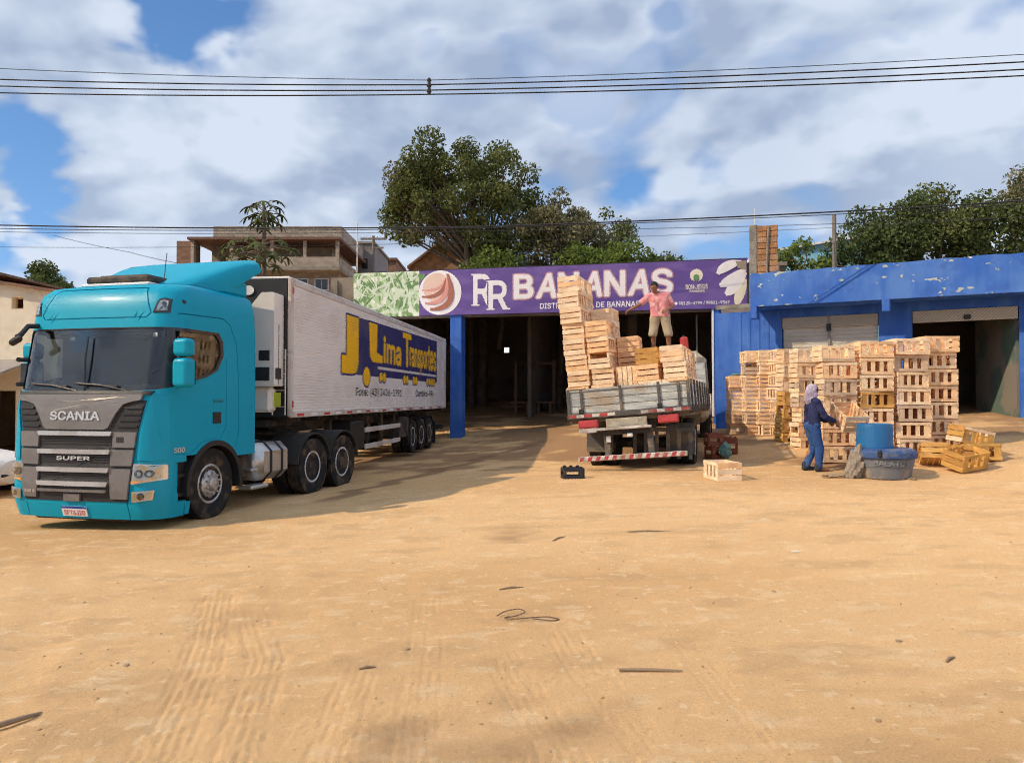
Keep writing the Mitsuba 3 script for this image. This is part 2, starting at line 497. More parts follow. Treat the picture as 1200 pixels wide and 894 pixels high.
# ---------------------------------------------------------------- ground
GP = np.array([(-5.3, 10.2, .03), (-4.5, 11.8, .04), (-3.6, 15.5, .07), (-3, 20, .12), (-2.6, 26, .2), (-1.6, 27.6, .42), (0, 14.5, .33), (0, 8, .22), (0, 4, .2), (-5, 5, .05), (5, 5, .33), (-8, 9, .0),
               (5.8, 15, .5), (4, 13.5, .40), (2.5, 16, .40), (1.8, 18, .42), (6.2, 20, .80), (7, 24.5, .95), (8.4, 15.6, .78), (8.2, 14.0, .50), (11.5, 18.2, 1.18), (12, 14, .78), (10, 10, .58), (-10, 12, -.1),
               (-10, 25, .2), (0, 27, .48), (3, 26, .65), (3, 20, .60), (15, 17, 1.25), (-15, 20, .1), (16, 5, .7), (-16, 5, -.1), (0, -10, .1), (0, 45, 2.2), (-12, 50, 4.2), (15, 45, 3.0), (-30, 45, 2.0),
               (30, 40, 2.5), (35, 5, 1.2), (-35, 5, -.2), (0, -40, 0), (40, -40, 1.0), (-40, -40, 0), (40, 80, 4), (-40, 80, 4), (0, 90, 4)], float)
_rbf = RBFInterpolator(GP[:, :2], GP[:, 2], kernel='thin_plate_spline', smoothing=.02)


def g(x, y):
    x, y = np.asarray(x, float), np.asarray(y, float)
    far = np.maximum(np.hypot(x, y - 20) - 55, 0)
    k = np.exp(-far / 30)
    z = _rbf(np.stack([np.clip(x, -45, 45).ravel(), np.clip(y, -45, 95).ravel()], 1)).reshape(x.shape)
    return z * k + (1 - k) * (2.5 * np.clip(y / 100, 0, 1) - .5)


TRACKS = [([(-1.55, 3.1), (-1.62, 3.6), (-1.9, 4.75), (-2.04, 5.2), (-2.6, 6.9)], .17, 1.0), ([(-1.19, 3.1), (-1.25, 3.5), (-1.55, 4.9), (-2.1, 6.2)], .15, 1.0), ([(-.78, 3.1), (-.84, 3.6), (-.95, 5.0)], .13, .6),
          ([(.27, 3.1), (.22, 3.5), (0.0, 4.5), (-.12, 5.2)], .14, .6), ([(.70, 3.1), (.64, 3.5), (.44, 4.5), (.3, 5.6)], .13, .6), ([(1.24, 3.1), (1.18, 3.5), (1.14, 4.4), (1.02, 5.6)], .12, .45),
          ([(-4.4, 5.8), (-3.8, 6.5), (-2.9, 7.4)], .16, .6), ([(-.40, 3.1), (-.45, 3.6), (-.55, 4.9), (-.7, 6.6)], .14, .35), ([(1.9, 3.1), (1.7, 4.4), (1.3, 6.6)], .13, .3), ([(-.2, 5.4), (-.5, 6.8), (-1.0, 7.8)], .16, .4), ([(-4.3, 5.2), (-3.2, 6.3)], .12, .4)]


def relief(x, y):
    P = np.stack([x, y, x * 0], -1)
    z = .035 * (meshkit.fbm(P * [.7, .7, 1], 3, 2) - .5) + .013 * (meshkit.fbm(P * [2.2, 2.8, 1], 3, 4) - .5) + .007 * (meshkit.fbm(P * [8, 9, 1], 3, 8) - .5)
    near = (y > 2.5) & (y < 8) & (np.abs(x) < 6)
    xs, ys = x[near], y[near]
    dz = np.zeros(xs.shape)
    for line, hw, amt in TRACKS:
        L = LineString(line)
        bestd, bests = np.full(xs.shape, 9.0), np.zeros(xs.shape)
        acc = 0
        for (ax, ay), (bx_, by) in zip(line[:-1], line[1:]):
            ux, uy = bx_ - ax, by - ay
            l = math.hypot(ux, uy)
            t = np.clip(((xs - ax) * ux + (ys - ay) * uy) / l ** 2, 0, 1)
            ex, ey = xs - ax - t * ux, ys - ay - t * uy
            d = np.hypot(ex, ey) * np.sign(ux * ey - uy * ex)
            w = np.abs(d) < np.abs(bestd)
            bestd = np.where(w, d, bestd)
            bests = np.where(w, acc + t * l, bests)
            acc += l
        m = np.clip((hw - np.abs(bestd)) / .03, 0, 1) * np.clip(bests / .1, 0, 1) * np.clip((acc - bests) / .5, 0, 1)
        wob = meshkit.fbm(np.stack([xs * 12, ys * 9, xs * 0], -1), 3, 6) - .5
        keep = np.clip((meshkit.fbm(np.stack([xs * 2.5, ys * 2.0, xs * 0 + 5], -1), 3, 9) - .22) / .14, 0, 1)
        gro = np.cos(2 * np.pi * (bestd + .015 * wob) / .052) * .5 + .5
        gap = np.clip((meshkit.noise(np.stack([np.round(bestd / .052) * 3.7, bests * 7, xs * 0], -1), 12) - .22) / .2, .15, 1)
        dz -= m * amt * keep * (.003 + .0100 * gro ** 3 * gap)
    z[near] += dz
    for (ax, ay), (mx, my), (ex, ey), wd, dp in (((-9, 8.2), (-1, 8.0), (9, 9.4), .30, .018), ((-9, 9.6), (0, 9.4), (9, 11.2), .28, .018), ((-8, 6.2), (0, 6.6), (8, 7.2), .22, .012), ((-2.5, 3), (-3.5, 7), (-7, 11), .24, .02), ((-.9, 3), (-1.6, 7), (-4.6, 11.5), .24, .018), ((1.5, 3), (1.2, 7), (2.0, 13), .22, .014), ((3.1, 3), (2.9, 7), (3.6, 13), .22, .014)):
        t = np.clip((y - ay) / (ey - ay), 0, 1) if abs(ey - ay) > abs(ex - ax) else np.clip((x - ax) / (ex - ax), 0, 1)
        qx, qy = (1 - t) ** 2 * ax + 2 * t * (1 - t) * mx + t * t * ex, (1 - t) ** 2 * ay + 2 * t * (1 - t) * my + t * t * ey
        d = np.hypot(x - qx, y - qy) * (1 + .5 * (meshkit.noise(P * 2.5, 31) - .5))
        z += .55 * dp * (.8 * np.exp(-((d - wd * 1.25) / (.45 * wd)) ** 2) - np.exp(-(d / (.8 * wd)) ** 2)) * (meshkit.noise(P * .9, 33) * 1.2)
    return z


def axis(parts):
    out = [np.arange(a, b, s) for a, b, s in parts]
    return np.concatenate(out)


gx = axis([(-600, -60, 40), (-60, -20, 2.5), (-20, -6, .35), (-6, -2.7, .05), (-2.7, 1.5, .0125), (1.5, 6.5, .05), (6.5, 20, .35), (20, 60, 2.5), (60, 601, 40)])
gy = axis([(-600, -40, 40), (-40, 0, 4), (0, 3, .4), (3, 7, .026), (7, 12, .06), (12, 20, .12), (20, 34, .4), (34, 90, 3), (90, 700, 45)])
X, Y = np.meshgrid(gx, gy)
nf = (np.abs(X) < 25) & (Y > 1) & (Y < 36)
Z = g(X, Y)
Z[nf] += relief(X[nf], Y[nf])
i, j = np.meshgrid(np.arange(len(gy) - 1), np.arange(len(gx) - 1), indexing='ij')
a = i * len(gx) + j
gmesh = (np.stack([X.ravel(), Y.ravel(), Z.ravel()], 1), np.stack([a, a + 1, a + len(gx) + 1, a + len(gx)], -1).reshape(-1, 4))
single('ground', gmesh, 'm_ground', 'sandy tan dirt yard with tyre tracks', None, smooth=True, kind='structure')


def gz(x, y):
    return float(g(np.array([x]), np.array([y]))[0])


# ---------------------------------------------------------------- warehouse with the banana sign
FM = np.array([[.9766, .215, 0, -5.84], [-.215, .9766, 0, 28.4], [0, 0, 1, 0], [0, 0, 0, 1.0]])   # x along the front, y into the building
w = Thing('warehouse', 'large open blue fronted warehouse with a dark interior under the purple sign', 'warehouse', FM)


def ribbed(x0, x1, z0, z1, y, pitch, depth, along='x'):
    """a ribbed sheet facing -y: ribs repeat along x (vertical ribs) or z (horizontal ribs)"""
    a0, a1 = (x0, x1) if along == 'x' else (z0, z1)
    n = max(2, int(round((a1 - a0) / pitch)))
    prof = []
    for k in range(n):
        s = (a1 - a0) / n
        prof += [(a0 + k * s, 0), (a0 + (k + .55) * s, 0), (a0 + (k + .68) * s, depth), (a0 + (k + .87) * s, depth)]
    prof += [(a1, 0)]
    P = np.array([[q[0], y - q[1]] for q in prof] + [[q[0], y - q[1] + .004] for q in prof[::-1]])
    if along == 'x':
        return loft(np.array([np.stack([P[:, 0], P[:, 1], P[:, 0] * 0 + z], 1) for z in (z0, z1)]))
    return loft(np.array([np.stack([P[:, 0] * 0 + x, P[:, 1], P[:, 0]], 1) for x in (x0, x1)]))


w.part('pillar', cbox((3.91, .25, 2.5), (.43, .5, 4.75), .015), 'm_blue', label='narrow blue pillar between the two bays')
w.part('pillar', cbox((-.45, .25, 2.5), (.5, .5, 4.75), .015), 'm_blue')
w.part('front_wall', ribbed(12.90, 14.9, 1.25, 4.82, 0, .26, .012), 'm_blue', label='ribbed blue wall right of the open bay')
w.part('wall_base', span(12.86, 15.0, .0, .25, .3, 1.25), 'm_blue', label='dark blue base of the wall')
w.part('door_jamb', cbox((12.86, .05, 3.0), (.07, .14, 3.6), .01), 'm_white', label='white edge of the open bay')
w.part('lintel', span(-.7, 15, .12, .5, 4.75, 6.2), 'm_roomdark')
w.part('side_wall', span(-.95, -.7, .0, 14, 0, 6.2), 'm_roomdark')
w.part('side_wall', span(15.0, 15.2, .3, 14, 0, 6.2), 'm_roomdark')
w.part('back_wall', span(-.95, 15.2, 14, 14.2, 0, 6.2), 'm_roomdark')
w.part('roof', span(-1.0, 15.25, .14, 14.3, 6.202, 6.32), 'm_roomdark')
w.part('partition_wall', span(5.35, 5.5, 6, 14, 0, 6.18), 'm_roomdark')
for k in range(5):
    w.part('roof_beam', span(-.7, 15, 2.0 + k * 2.6, 2.18 + k * 2.6, 5.85, 6.2), 'm_counter')
for x in (9.6, ):
    w.part('column', span(x, x + .35, 7.0, 7.35, .3, 5.85), 'm_roomdark')
t = Thing('corrugated_sheet', 'short white corrugated sheet standing at the right edge of the open bay', 'metal sheet', FM)
t.part('sheet', ribbed(12.25, 12.80, 1.0, 1.95, .3, .09, .02, 'z'), 'm_white')
# wooden stall in the dark bay
t = Thing('packing_counter', 'rough wooden counter with tall posts in the dark bay behind the blue pillar', 'counter', FM @ TR(4.5, 7.0, .45))
for k in range(4):
    t.part('post', span(.05 + k * .52, .15 + k * .52, 0, .1, 0, 1.15 if k else 3.0), 'm_counter')
t.part('post', span(1.61, 1.75, .9, 1.0, 0, 3.1), 'm_counter')
t.part('counter_top', span(-.1, 1.9, -.1, 1.1, 1.15, 1.22), 'm_counter')
t.part('shelf', span(0, 1.75, .02, 1.0, .45, .5), 'm_counter')
t.part('rail', span(.05, 1.7, .92, .99, 2.9, 3.0), 'm_counter')
t = Thing('square_lamp', 'small square white lamp lit in the dark bay', 'lamp', FM @ TR(4.42, 6.0, 3.9))
t.part('housing', cbox((0, .05, 0), (.26, .08, .26), .01), 'm_white')
k = t.part('diffuser', span(-.1, .1, .0, .008, -.1, .1), 'm_white')
scene[k]['emitter'] = {'type': 'area', 'radiance': {'type': 'rgb', 'value': [1.3, 1.3, 1.3]}}
t.part('wire', tube([(0, .06, .1), (0, .06, 2.25)], .008, 5), 'm_wire')
t = Thing('hanging_pipe', 'thin grey pipe hanging at the right of the open bay', 'pipe', FM @ TR(12.35, .9, 0))
t.part('pipe', tube([(0, 0, 4.7), (.01, 0, 3.2), (.06, 0, 2.0)], .03, 8), 'm_concrete', 40)
t.part('valve', cbox((.06, 0, 2.1), (.14, .1, .5), .03), 'm_concrete')

# ---- the sign
s = Thing('shop_sign', 'long purple shop sign with white lettering and banana emblems above the warehouse bays', 'sign', FM)
s.part('board', span(2.55, 13.96, -.08, .1, 4.80, 6.42), 'm_purple', label='purple sign board')
s.part('photo_panel', span(0, 2.55, -.08, .1, 4.80, 6.42), 'm_leafprint', label='pale green print of banana plants at the end of the sign')
s.part('top_rail', span(-.02, 13.98, -.06, .12, 6.423, 6.455), 'm_black')


def sg(name, poly, m, layer, label=None):
    return s.part(name, prism(poly, .004, TR(0, -.08 - .006 * layer) @ XZ), m, label=label)


leafp = []
rl = np.random.default_rng(3)
for k in range(84):   # fronds printed on the panel
    x, z, a, L = rl.uniform(.15, 2.35), rl.uniform(4.85, 6.2), rl.uniform(10, 170), rl.uniform(.35, .85)
    q = Polygon([(0, 0), (L * .35, .045), (L, 0), (L * .35, -.045)])
    q = affinity.translate(affinity.rotate(q, a, origin=(0, 0)), x, z)
    leafp.append(q.intersection(sbox(.02, 4.82, 2.5, 6.40)))
mat('m_sign_leaf', (.13, .26, .10), .5)
mat('m_sign_leafpale', (.42, .58, .34), .5)
mat('m_sign_leafgrey', (.62, .70, .58), .5)
sg('frond_print', unary_union(leafp[:22]), 'm_sign_leaf', 0.6)
sg('frond_print', unary_union(leafp[22:50]), 'm_sign_leafpale', 0.3)
sg('frond_print', unary_union(leafp[50:]), 'm_sign_leafgrey', 0.9)
C = Point(3.34, 5.61)
whole = sbox(.02, 4.815, 13.95, 6.405)
sg('emblem_disc', C.buffer(.80, quad_segs=24), 'm_sign_white', 1, 'white disc with brown bananas')
sg('emblem_glow', Point(3.22, 5.80).buffer(.52, quad_segs=20), 'm_sign_peach', 2)


def banana(pts, wd):
    p = np.array(pts)
    tt = np.linspace(0, 1, 15)[:, None]
    c = (1 - tt) ** 2 * p[0] + 2 * tt * (1 - tt) * p[1] + tt ** 2 * p[2]
    d = np.gradient(c, axis=0)
    d /= np.linalg.norm(d, axis=1, keepdims=True)
    n_ = np.stack([-d[:, 1], d[:, 0]], 1) * (wd * np.sin(np.pi * np.clip(tt, .07, .95)) ** .55)
    return Polygon(np.vstack([c + n_, (c - n_)[::-1]])).buffer(0)


for k, (pts, wd, m) in enumerate([([(2.66, 5.72), (3.40, 5.62), (3.50, 6.05)], .05, 'm_sign_pink'), ([(2.66, 5.48), (3.52, 5.38), (3.56, 6.10)], .075, 'm_sign_brown'),
                                  ([(2.78, 5.24), (3.72, 5.14), (3.60, 6.15)], .085, 'm_sign_pink'), ([(2.98, 5.02), (4.12, 4.98), (3.62, 6.28)], .11, 'm_sign_brown')]):
    sg('emblem_banana', banana(pts, wd).intersection(C.buffer(.77)), m, 3 + k)
sg('emblem_leaf', Polygon([(2.55, 6.28), (2.78, 6.34), (2.74, 6.12), (2.6, 6.05)]), 'm_sign_leaf', 2)


def serif_R(x, z, h, wd):
    p = text_fit('R', x, x + wd, z, z + h, True)
    for (a, b) in ((x - .07, z), (x - .07, z + h - .05)):
        p = p.union(sbox(a, b, a + .30, b + .05))
    return p.union(sbox(x + wd - .10, z, x + wd + .10, z + .05))


R1, R2 = serif_R(4.58, 5.10, 1.14, .66), serif_R(5.14, 4.94, 1.05, .70)
sg('letter', R1.difference(R2.buffer(.045)), 'm_sign_white', 1)
sg('letter', R2, 'm_sign_white', 1)
x0, x1 = 6.02, 11.60
WB = text_poly('BANANAS', True)
xs0 = 0
letters = 'BANANAS'
wd = (x1 - x0) / 7
for k, ch in enumerate(letters):
    a = x0 + k * wd
    p = text_fit(ch, a + .05, a + wd - .05, 5.31, 6.16 + .004 * k, True)
    p = affinity.skew(p, xs=8, origin=(a + wd / 2, 5.3)) if ch == 'A' else p
    sg('letter_outline', p.buffer(.05, join_style=1), 'm_sign_edge', 1 + .15 * (k % 2))
    sg('letter', p.buffer(.006), 'm_sign_white', 2 + .15 * (k % 2))
sg('lettering', text_fit('DISTRIBUIDORA DE BANANAS', 7.0, 10.45, 4.93, 5.13), 'm_sign_white', 1)
sg('lettering', text_fit('98120-6799 / 99821-9367', 11.75, 13.40, 4.93, 5.06), 'm_sign_white', 1)
sg('phone_mark', Point(11.66, 5.0).buffer(.05), 'm_sign_white', 1)
tree_em = Point(12.33, 5.93).buffer(.21, quad_segs=14).difference(Point(12.33, 5.80).buffer(.09)).difference(Polygon([(12.28, 5.6), (12.38, 5.6), (12.36, 5.9), (12.30, 5.9)]))
sg('tree_emblem', tree_em, 'm_sign_cream', 1)
sg('tree_emblem', Point(12.33, 5.86).buffer(.10).union(sbox(12.31, 5.70, 12.35, 5.86)), 'm_sign_leaf', 2)
sg('lettering', text_fit('BOM JESUS', 11.98, 12.70, 5.46, 5.63), 'm_sign_cream', 1)
sg('lettering', text_fit('BANANAS', 12.10, 12.60, 5.36, 5.44), 'm_sign_cream', 1)
for k, (pts, wd, m) in enumerate([([(13.62, 4.86), (13.70, 5.3), (13.92, 5.75)], .16, 'm_sign_cream'), ([(13.26, 5.26), (13.5, 5.38), (13.92, 5.98)], .17, 'm_sign_white'), ([(13.08, 5.56), (13.40, 5.66), (13.92, 6.10)], .17, 'm_sign_white'),
                                  ([(13.02, 5.94), (13.2, 6.24), (13.78, 6.32)], .16, 'm_sign_white')]):
    sg('bunch_banana', banana(pts, wd).intersection(whole), m, 1 + k)
sg('bunch_stalk', Polygon([(13.66, 6.12), (13.94, 6.05), (13.94, 6.36), (13.6, 6.34)]), 'm_sign_tan', 5.5)
sg('bunch_tip', Point(13.66, 4.87).buffer(.045), 'm_black', 5.5)

# ---------------------------------------------------------------- blue building on the right
BM = np.array([[.853, .52, 0, 6.84], [-.52, .853, 0, 22.0], [0, 0, 1, 0], [0, 0, 0, 1.0]])
b = Thing('blue_building', 'low blue shop building with a peeling fascia over a shuttered door and an open door', 'building', BM)
fa = [(0, 4.44)]
fr = np.random.default_rng(4)
top = [(x, 5.37 - .06 * x / 16 + fr.uniform(-.018, .018)) for x in np.arange(0, 16.1, .35)]
b.part('fascia', prism(Polygon([(0, 4.43), (15.75, 4.34)] + top[::-1]), .16, TR(0, .16) @ XZ), 'm_fascia', label='peeling blue painted fascia')
b.part('soffit', span(.02, 16, .165, 1.02, 4.40, 4.52), 'm_blue')
b.part('beam_end', cbox((3.52, .12, 4.27), (.19, .3, .36), .01), 'm_blue')
b.part('beam_end', cbox((.1, .12, 4.28), (.18, .3, .4), .01), 'm_blue')
Y0 = .95
b.part('front_wall', span(-1.3, .66, Y0, Y0 + .2, .4, 4.398), 'm_blue')
b.part('pillar', span(3.25, 4.06, Y0 - .02, Y0 + .25, .4, 4.40), 'm_blue', label='blue pillar between the shutter and the open door')
b.part('front_wall', span(6.48, 16, Y0, Y0 + .2, .4, 4.40), 'm_blue')
b.part('lintel', span(.66, 3.25, Y0 + .02, Y0 + .2, 4.16, 4.398), 'm_blue')
b.part('lintel', span(4.06, 6.48, Y0 + .02, Y0 + .2, 4.16, 4.398), 'm_blue')
b.part('head_wall', span(-1.14, 15.9, 1.03, Y0 + .2, 4.41, 4.522), 'm_roomdark')
for (a, c, n_) in ((.68, 1.93, 12), (1.99, 3.23, 12), (4.08, 6.46, 24)):
    hb = b.part('shutter_box', span(a, c, Y0 + .03, Y0 + .16, 3.84, 4.15), 'm_shutter')
    sl = []
    for q in np.arange(a - .35, c + .02, .085):
        pg = Polygon([(q, 3.85), (q + .045, 3.85), (q + .345, 4.14), (q + .30, 4.14)]).intersection(sbox(a + .005, 3.85, c - .005, 4.14))
        if pg.area > 1e-5:
            sl.append(prism(pg, .014, TR(0, Y0 + .03) @ XZ))
    b.part('lattice', cat(sl), 'm_shutter_rib', under=hb)
b.part('roller_shutter', ribbed(.70, 1.92, .5, 3.84, Y0 + .10, .105, .018, 'z'), 'm_shutter', label='cream ribbed roller shutter leaf')
b.part('roller_shutter', ribbed(2.0, 3.22, .5, 3.84, Y0 + .10, .105, .018, 'z'), 'm_shutter')
b.part('shutter_post', cbox((1.96, Y0 + .06, 2.3), (.07, .1, 3.7), .01), 'm_tin')
b.part('shutter_lock', cbox((1.96, Y0 - .01, 3.82), (.12, .06, .2), .01), 'm_black')
b.part('door_lamp', cbox((5.35, Y0 - .02, 3.93), (.16, .06, .12), .02), 'm_black')
b.part('room_wall', span(3.35, 3.5, Y0 + .26, 9, .4, 4.522), 'm_roomdark')
b.part('room_wall', span(6.50, 6.65, Y0 + .2, 9, .4, 4.522), 'm_roomdark')
b.part('room_wall', bx((6.02, 2.75, 2.4), (.12, 3.3, 4.0), TR(6.02, 2.75, 0, 16) @ TR(-6.02, -2.75, 0)), 'm_roomgreen', label='stained green inner wall of the open shop')
b.part('room_wall', span(3.5, 6.5, 8.9, 9.1, .4, 4.522), 'm_roomdark')
b.part('side_wall', span(-1.3, -1.15, Y0 + .2, 9, .4, 4.522), 'm_blue')
b.part('roof', span(-1.3, 16, 1.02, 9.2, 4.525, 4.65), 'm_concrete')
# sheet of ribbed blue metal on the corner
b.part('corner_sheet', ribbed(-.75, .6, 1.0, 4.36, Y0 - .004, .3, .02), 'm_blue', label='ribbed blue metal sheet at the corner of the building')

c = Thing('brick_column', 'unfinished brick column with a grey concrete side rising over the roofs', 'brick column', TR(7.44, 24.0, 4.65, -20))
c.part('concrete_side', cbox((.12, .3, 1.3), (.24, .5, 2.6), .02), 'm_concrete')
c.part('core', span(.24, .84, .08, .5, 0, 2.52), 'm_concrete')
cr = np.random.default_rng(5)
for r_ in range(14):
    for k, (a, e) in enumerate(((.25, .53), (.57, .85))):
        c.part('brick', cbox(((a + e) / 2 + cr.uniform(-.012, .012), .08 + cr.uniform(-.01, .01), .09 + r_ * .182), (e - a, .13, .168), .008), 'm_brick' if cr.random() < .75 else 'm_brick_pale')
c.part('ground_wire', tube([(.56, -.01, .1), (.52, -.02, 1.2), (.58, -.02, 2.5)], .035, 6), 'm_concrete')
c.part('rod', tube([(.16, .2, 2.55), (.16, .2, 3.15)], .012, 6), 'm_white')

# ---------------------------------------------------------------- houses behind
h = Thing('hillside_house', 'unfinished grey hillside house with a columned balcony behind the trailer', 'house', TR(0, 45, 0))
h.part('parapet', span(-17.7, -10.1, .3, 7, 11.12, 12.0), 'm_plaster')
h.part('roof', span(-18.7, -9.9, -1, 8, 10.95, 11.1), 'm_roofedge', label='thin brown roof edge')
h.part('balcony_wall', span(-16.6, -10.0, -.8, -.65, 9.42, 9.98), 'm_plaster', label='pale balcony parapet')
h.part('balcony_side', span(-10.1, -9.98, -.65, 6.9, 9.42, 9.98), 'm_plaster')
h.part('floor_slab', span(-18.6, -9.95, -.9, 8, 9.2, 9.4), 'm_concrete')
h.part('upper_wall', span(-18.2, -10.9, 1.4, 1.6, 9.4, 10.95), 'm_plaster')
h.part('upper_wall', span(-11.1, -10.9, 1.6, 7, 9.4, 10.95), 'm_plaster')
for x in (-18.5, -16.25, -13.9, -12.0, -10.12):
    h.part('column', span(x - .09, x + .09, -.75, -.55, 9.4 if x < -16.6 else 9.98, 10.95), 'm_plaster')
h.part('brick_wall', span(-19.6, -18.5, -.3, .4, 6, 11.0), 'm_tileroof', label='bare brick end wall')
h.part('lower_wall', span(-18.5, -10.2, .1, 7, 2, 9.2), 'm_plaster')
for x in (-14.6, -12.4, -11.2):
    k = h.part('window', span(x - .42, x + .42, .02, .12, 8.15, 8.85), 'm_white')
    h.part('pane', span(x - .36, x - .02, -.005, .02, 8.2, 8.8), 'm_darkglass', under=k)
    h.part('pane', span(x + .02, x + .36, -.005, .02, 8.2, 8.8), 'm_darkglass', under=k)
h.part('side_window', span(-10.22, -10.17, 2.5, 3.6, 7.6, 8.8), 'm_darkglass')
h.part('mast', tube([(-9.0, -.5, 8), (-9.0, -.5, 12.2)], .04, 6), 'm_white')
h = Thing('grey_annex', 'narrow grey house beside the hillside house', 'house', TR(0, 52, 0))
h.part('wall', span(-10.6, -9.4, 0, 6, 2, 12.3), 'm_grey_wall')
h.part('roof', span(-10.7, -9.3, -.15, 6.1, 12.31, 12.45), 'm_concrete')
h.part('window', span(-10.2, -9.8, -.03, .05, 10.6, 11.3), 'm_darkglass')
h = Thing('dark_flat_house', 'low dark flat roofed house far behind the utility pole', 'house', TR(0, 60, 0))
h.part('wall', span(-11.0, -9.1, 0, 5, 3, 12.6), 'm_tileroof')
h.part('roof', span(-11.1, -9.0, -.2, 5.1, 12.61, 12.8), 'm_roofedge')
h = Thing('gable_house', 'brick gable house half hidden by the big tree', 'house', TR(0, 42, 0))
h.part('gable_wall', prism(Polygon([(-5.4, 2), (-1.9, 2), (-1.9, 9.1), (-3.65, 10.45), (-5.4, 9.1)]), .2, TR(0, .2) @ XZ), 'm_brick_pale', label='pale brick gable')
for sx in (-1, 1):
    x0_, x1_ = -3.65, -3.65 + sx * 2.05
    h.part('roof', prism(Polygon([(x0_, 10.47), (x1_, 8.89), (x1_, 9.01), (x0_, 10.6)]), 6, TR(0, 5.6) @ XZ), 'm_tileroof')
h.part('side_wall', span(-5.39, -5.2, .21, 5.5, 2, 9.05), 'm_brick_pale')
h.part('side_wall', span(-2.1, -1.91, .21, 5.5, 2, 9.05), 'm_brick_pale')
h = Thing('pale_blue_house', 'pale sky blue house wall behind the blue fascia', 'house', TR(0, 34, 0, -6))
h.part('wall', prism(Polygon([(11.4, 2), (17.5, 2), (17.5, 9.3), (15.8, 9.2), (11.4, 8.55)]), .3, TR(0, 3.3) @ XZ), 'm_skyblue')
h.part('roof', prism(Polygon([(11.2, 8.53), (15.8, 9.205), (17.7, 9.32), (17.7, 9.42), (15.8, 9.3), (11.2, 8.63)]), 5, TR(0, 7.8) @ XZ), 'm_white')
# cream house on the left, its gable towards the yard
h = Thing('cream_house', 'cream house with a brown eave behind the teal truck', 'house', TR(0, 19.5, 0))
h.part('wall', prism(Polygon([(-22, -.5), (-11.55, -.5), (-11.55, 4.52), (-14.6, 4.95), (-22, 4.95)]).difference(sbox(-12.74, 4.08, -12.44, 4.38)).difference(sbox(-13.9, -.2, -12.6, 2.0)), .25, TR(0, .25) @ XZ), 'm_cream')
h.part('back_wall', span(-22, -11.55, 9.0, 9.2, -.5, 4.5), 'm_cream')
h.part('partition_wall', span(-16.2, -16.0, .26, 9, -.5, 4.9), 'm_cream')
h.part('side_wall', span(-11.8, -11.55, .251, 9, -.5, 4.5), 'm_cream')
h.part('roof', prism(Polygon([(-14.9, 5.0), (-11.3, 4.45), (-11.3, 4.52), (-14.9, 5.07)]), 10, TR(0, 9.8) @ XZ), 'm_tileroof', label='brown roof eave')
h.part('roof', prism(Polygon([(-22.5, 5.30), (-12.9, 4.92), (-12.9, 4.98), (-22.5, 5.37)]), 10, TR(0, 9.75) @ XZ), 'm_tileroof')
kf = h.part('window', prism(sbox(-12.74, 4.08, -12.44, 4.38).difference(sbox(-12.71, 4.11, -12.47, 4.35)), .08, TR(0, .2) @ XZ), 'm_wood_4', label='small dark square window')
h.part('ceiling', span(-16, -11.8, .3, 8.9, 4.40, 4.46), 'm_cream')
lt = h.part('lean_to_roof', prism(Polygon([(0, 0), (2.6, .75), (2.6, .80), (0, .05)]), 5.0, TR(-12.15, -2.4, 2.05) @ np.array([[0, 0, -1, 0], [1, 0, 0, 0], [0, 1, 0, 0], [0, 0, 0, 1.0]])), 'm_tin', label='grey tin lean to roof')
h.part('lean_to_post', span(-12.35, -12.23, -2.3, -2.18, -.4, 2.06), 'm_wood_4')
h.part('lean_to_post', span(-14.6, -14.48, -2.3, -2.18, -.4, 2.06), 'm_wood_4')


def upole(x, y, top, r, label, arm=0):
    t = Thing('utility_pole', label, 'utility pole', TR(x, y, 0))
    t.part('post', tube([(0, 0, gz(x, y) - .3), (0, 0, top)], [r * 1.15, r], 8), 'm_polewood', 40)
    if arm:
        t.part('crossarm', span(-arm, arm, -.05, .05, top - .25, top - .13), 'm_polewood')
        for q in (-.8, -.3, .3, .8):
            t.part('insulator', lathe([(.03, 0), (.05, .06), (.03, .14)], 8, c=(q * arm, 0, top - .13)), 'm_white')
        t.part('crossarm', span(-arm * .8, arm * .8, -.05, .05, top - .8, top - .7), 'm_polewood')


upole(10.62, 25.2, 7.85, .07, 'slim wooden pole rising behind the blue fascia')
upole(-8.7, 48, 12.0, .09, 'utility pole with crossarms beside the hillside house', .8)

# ---------------------------------------------------------------- trees


def leaf_cloud(clumps, per, size, r, flat=.8, droop=0.):
    out = []
    for (c_, rad) in clumps:
        n_ = int(per * rad ** 2)
        d = r.normal(size=(n_, 3))
        d /= np.linalg.norm(d, axis=1, keepdims=True)
        rr = rad * (.30 + .75 * r.random((n_, 1)) ** .6)
        p = np.asarray(c_) + d * rr * [1, 1, flat]
        u = r.normal(size=(n_, 3)) + [0, 0, -droop]
        u /= np.linalg.norm(u, axis=1, keepdims=True)
        q = r.normal(size=(n_, 3)) * .7 + d * .5 + [0, 0, .5]
        v = np.cross(u, q)
        v /= np.linalg.norm(v, axis=1, keepdims=True) + 1e-9
        s_ = size * r.uniform(.6, 1.3, (n_, 1))
        out.append(np.stack([p - u * s_ * .5, p + v * s_ * .27, p + u * s_ * .5, p - v * s_ * .27], 1))
    P = np.concatenate(out).reshape(-1, 3)
    a = np.arange(0, len(P), 4)[:, None]
    return trimesh.Trimesh(P, np.vstack([a + [0, 1, 2], a + [0, 2, 3]]), process=False)


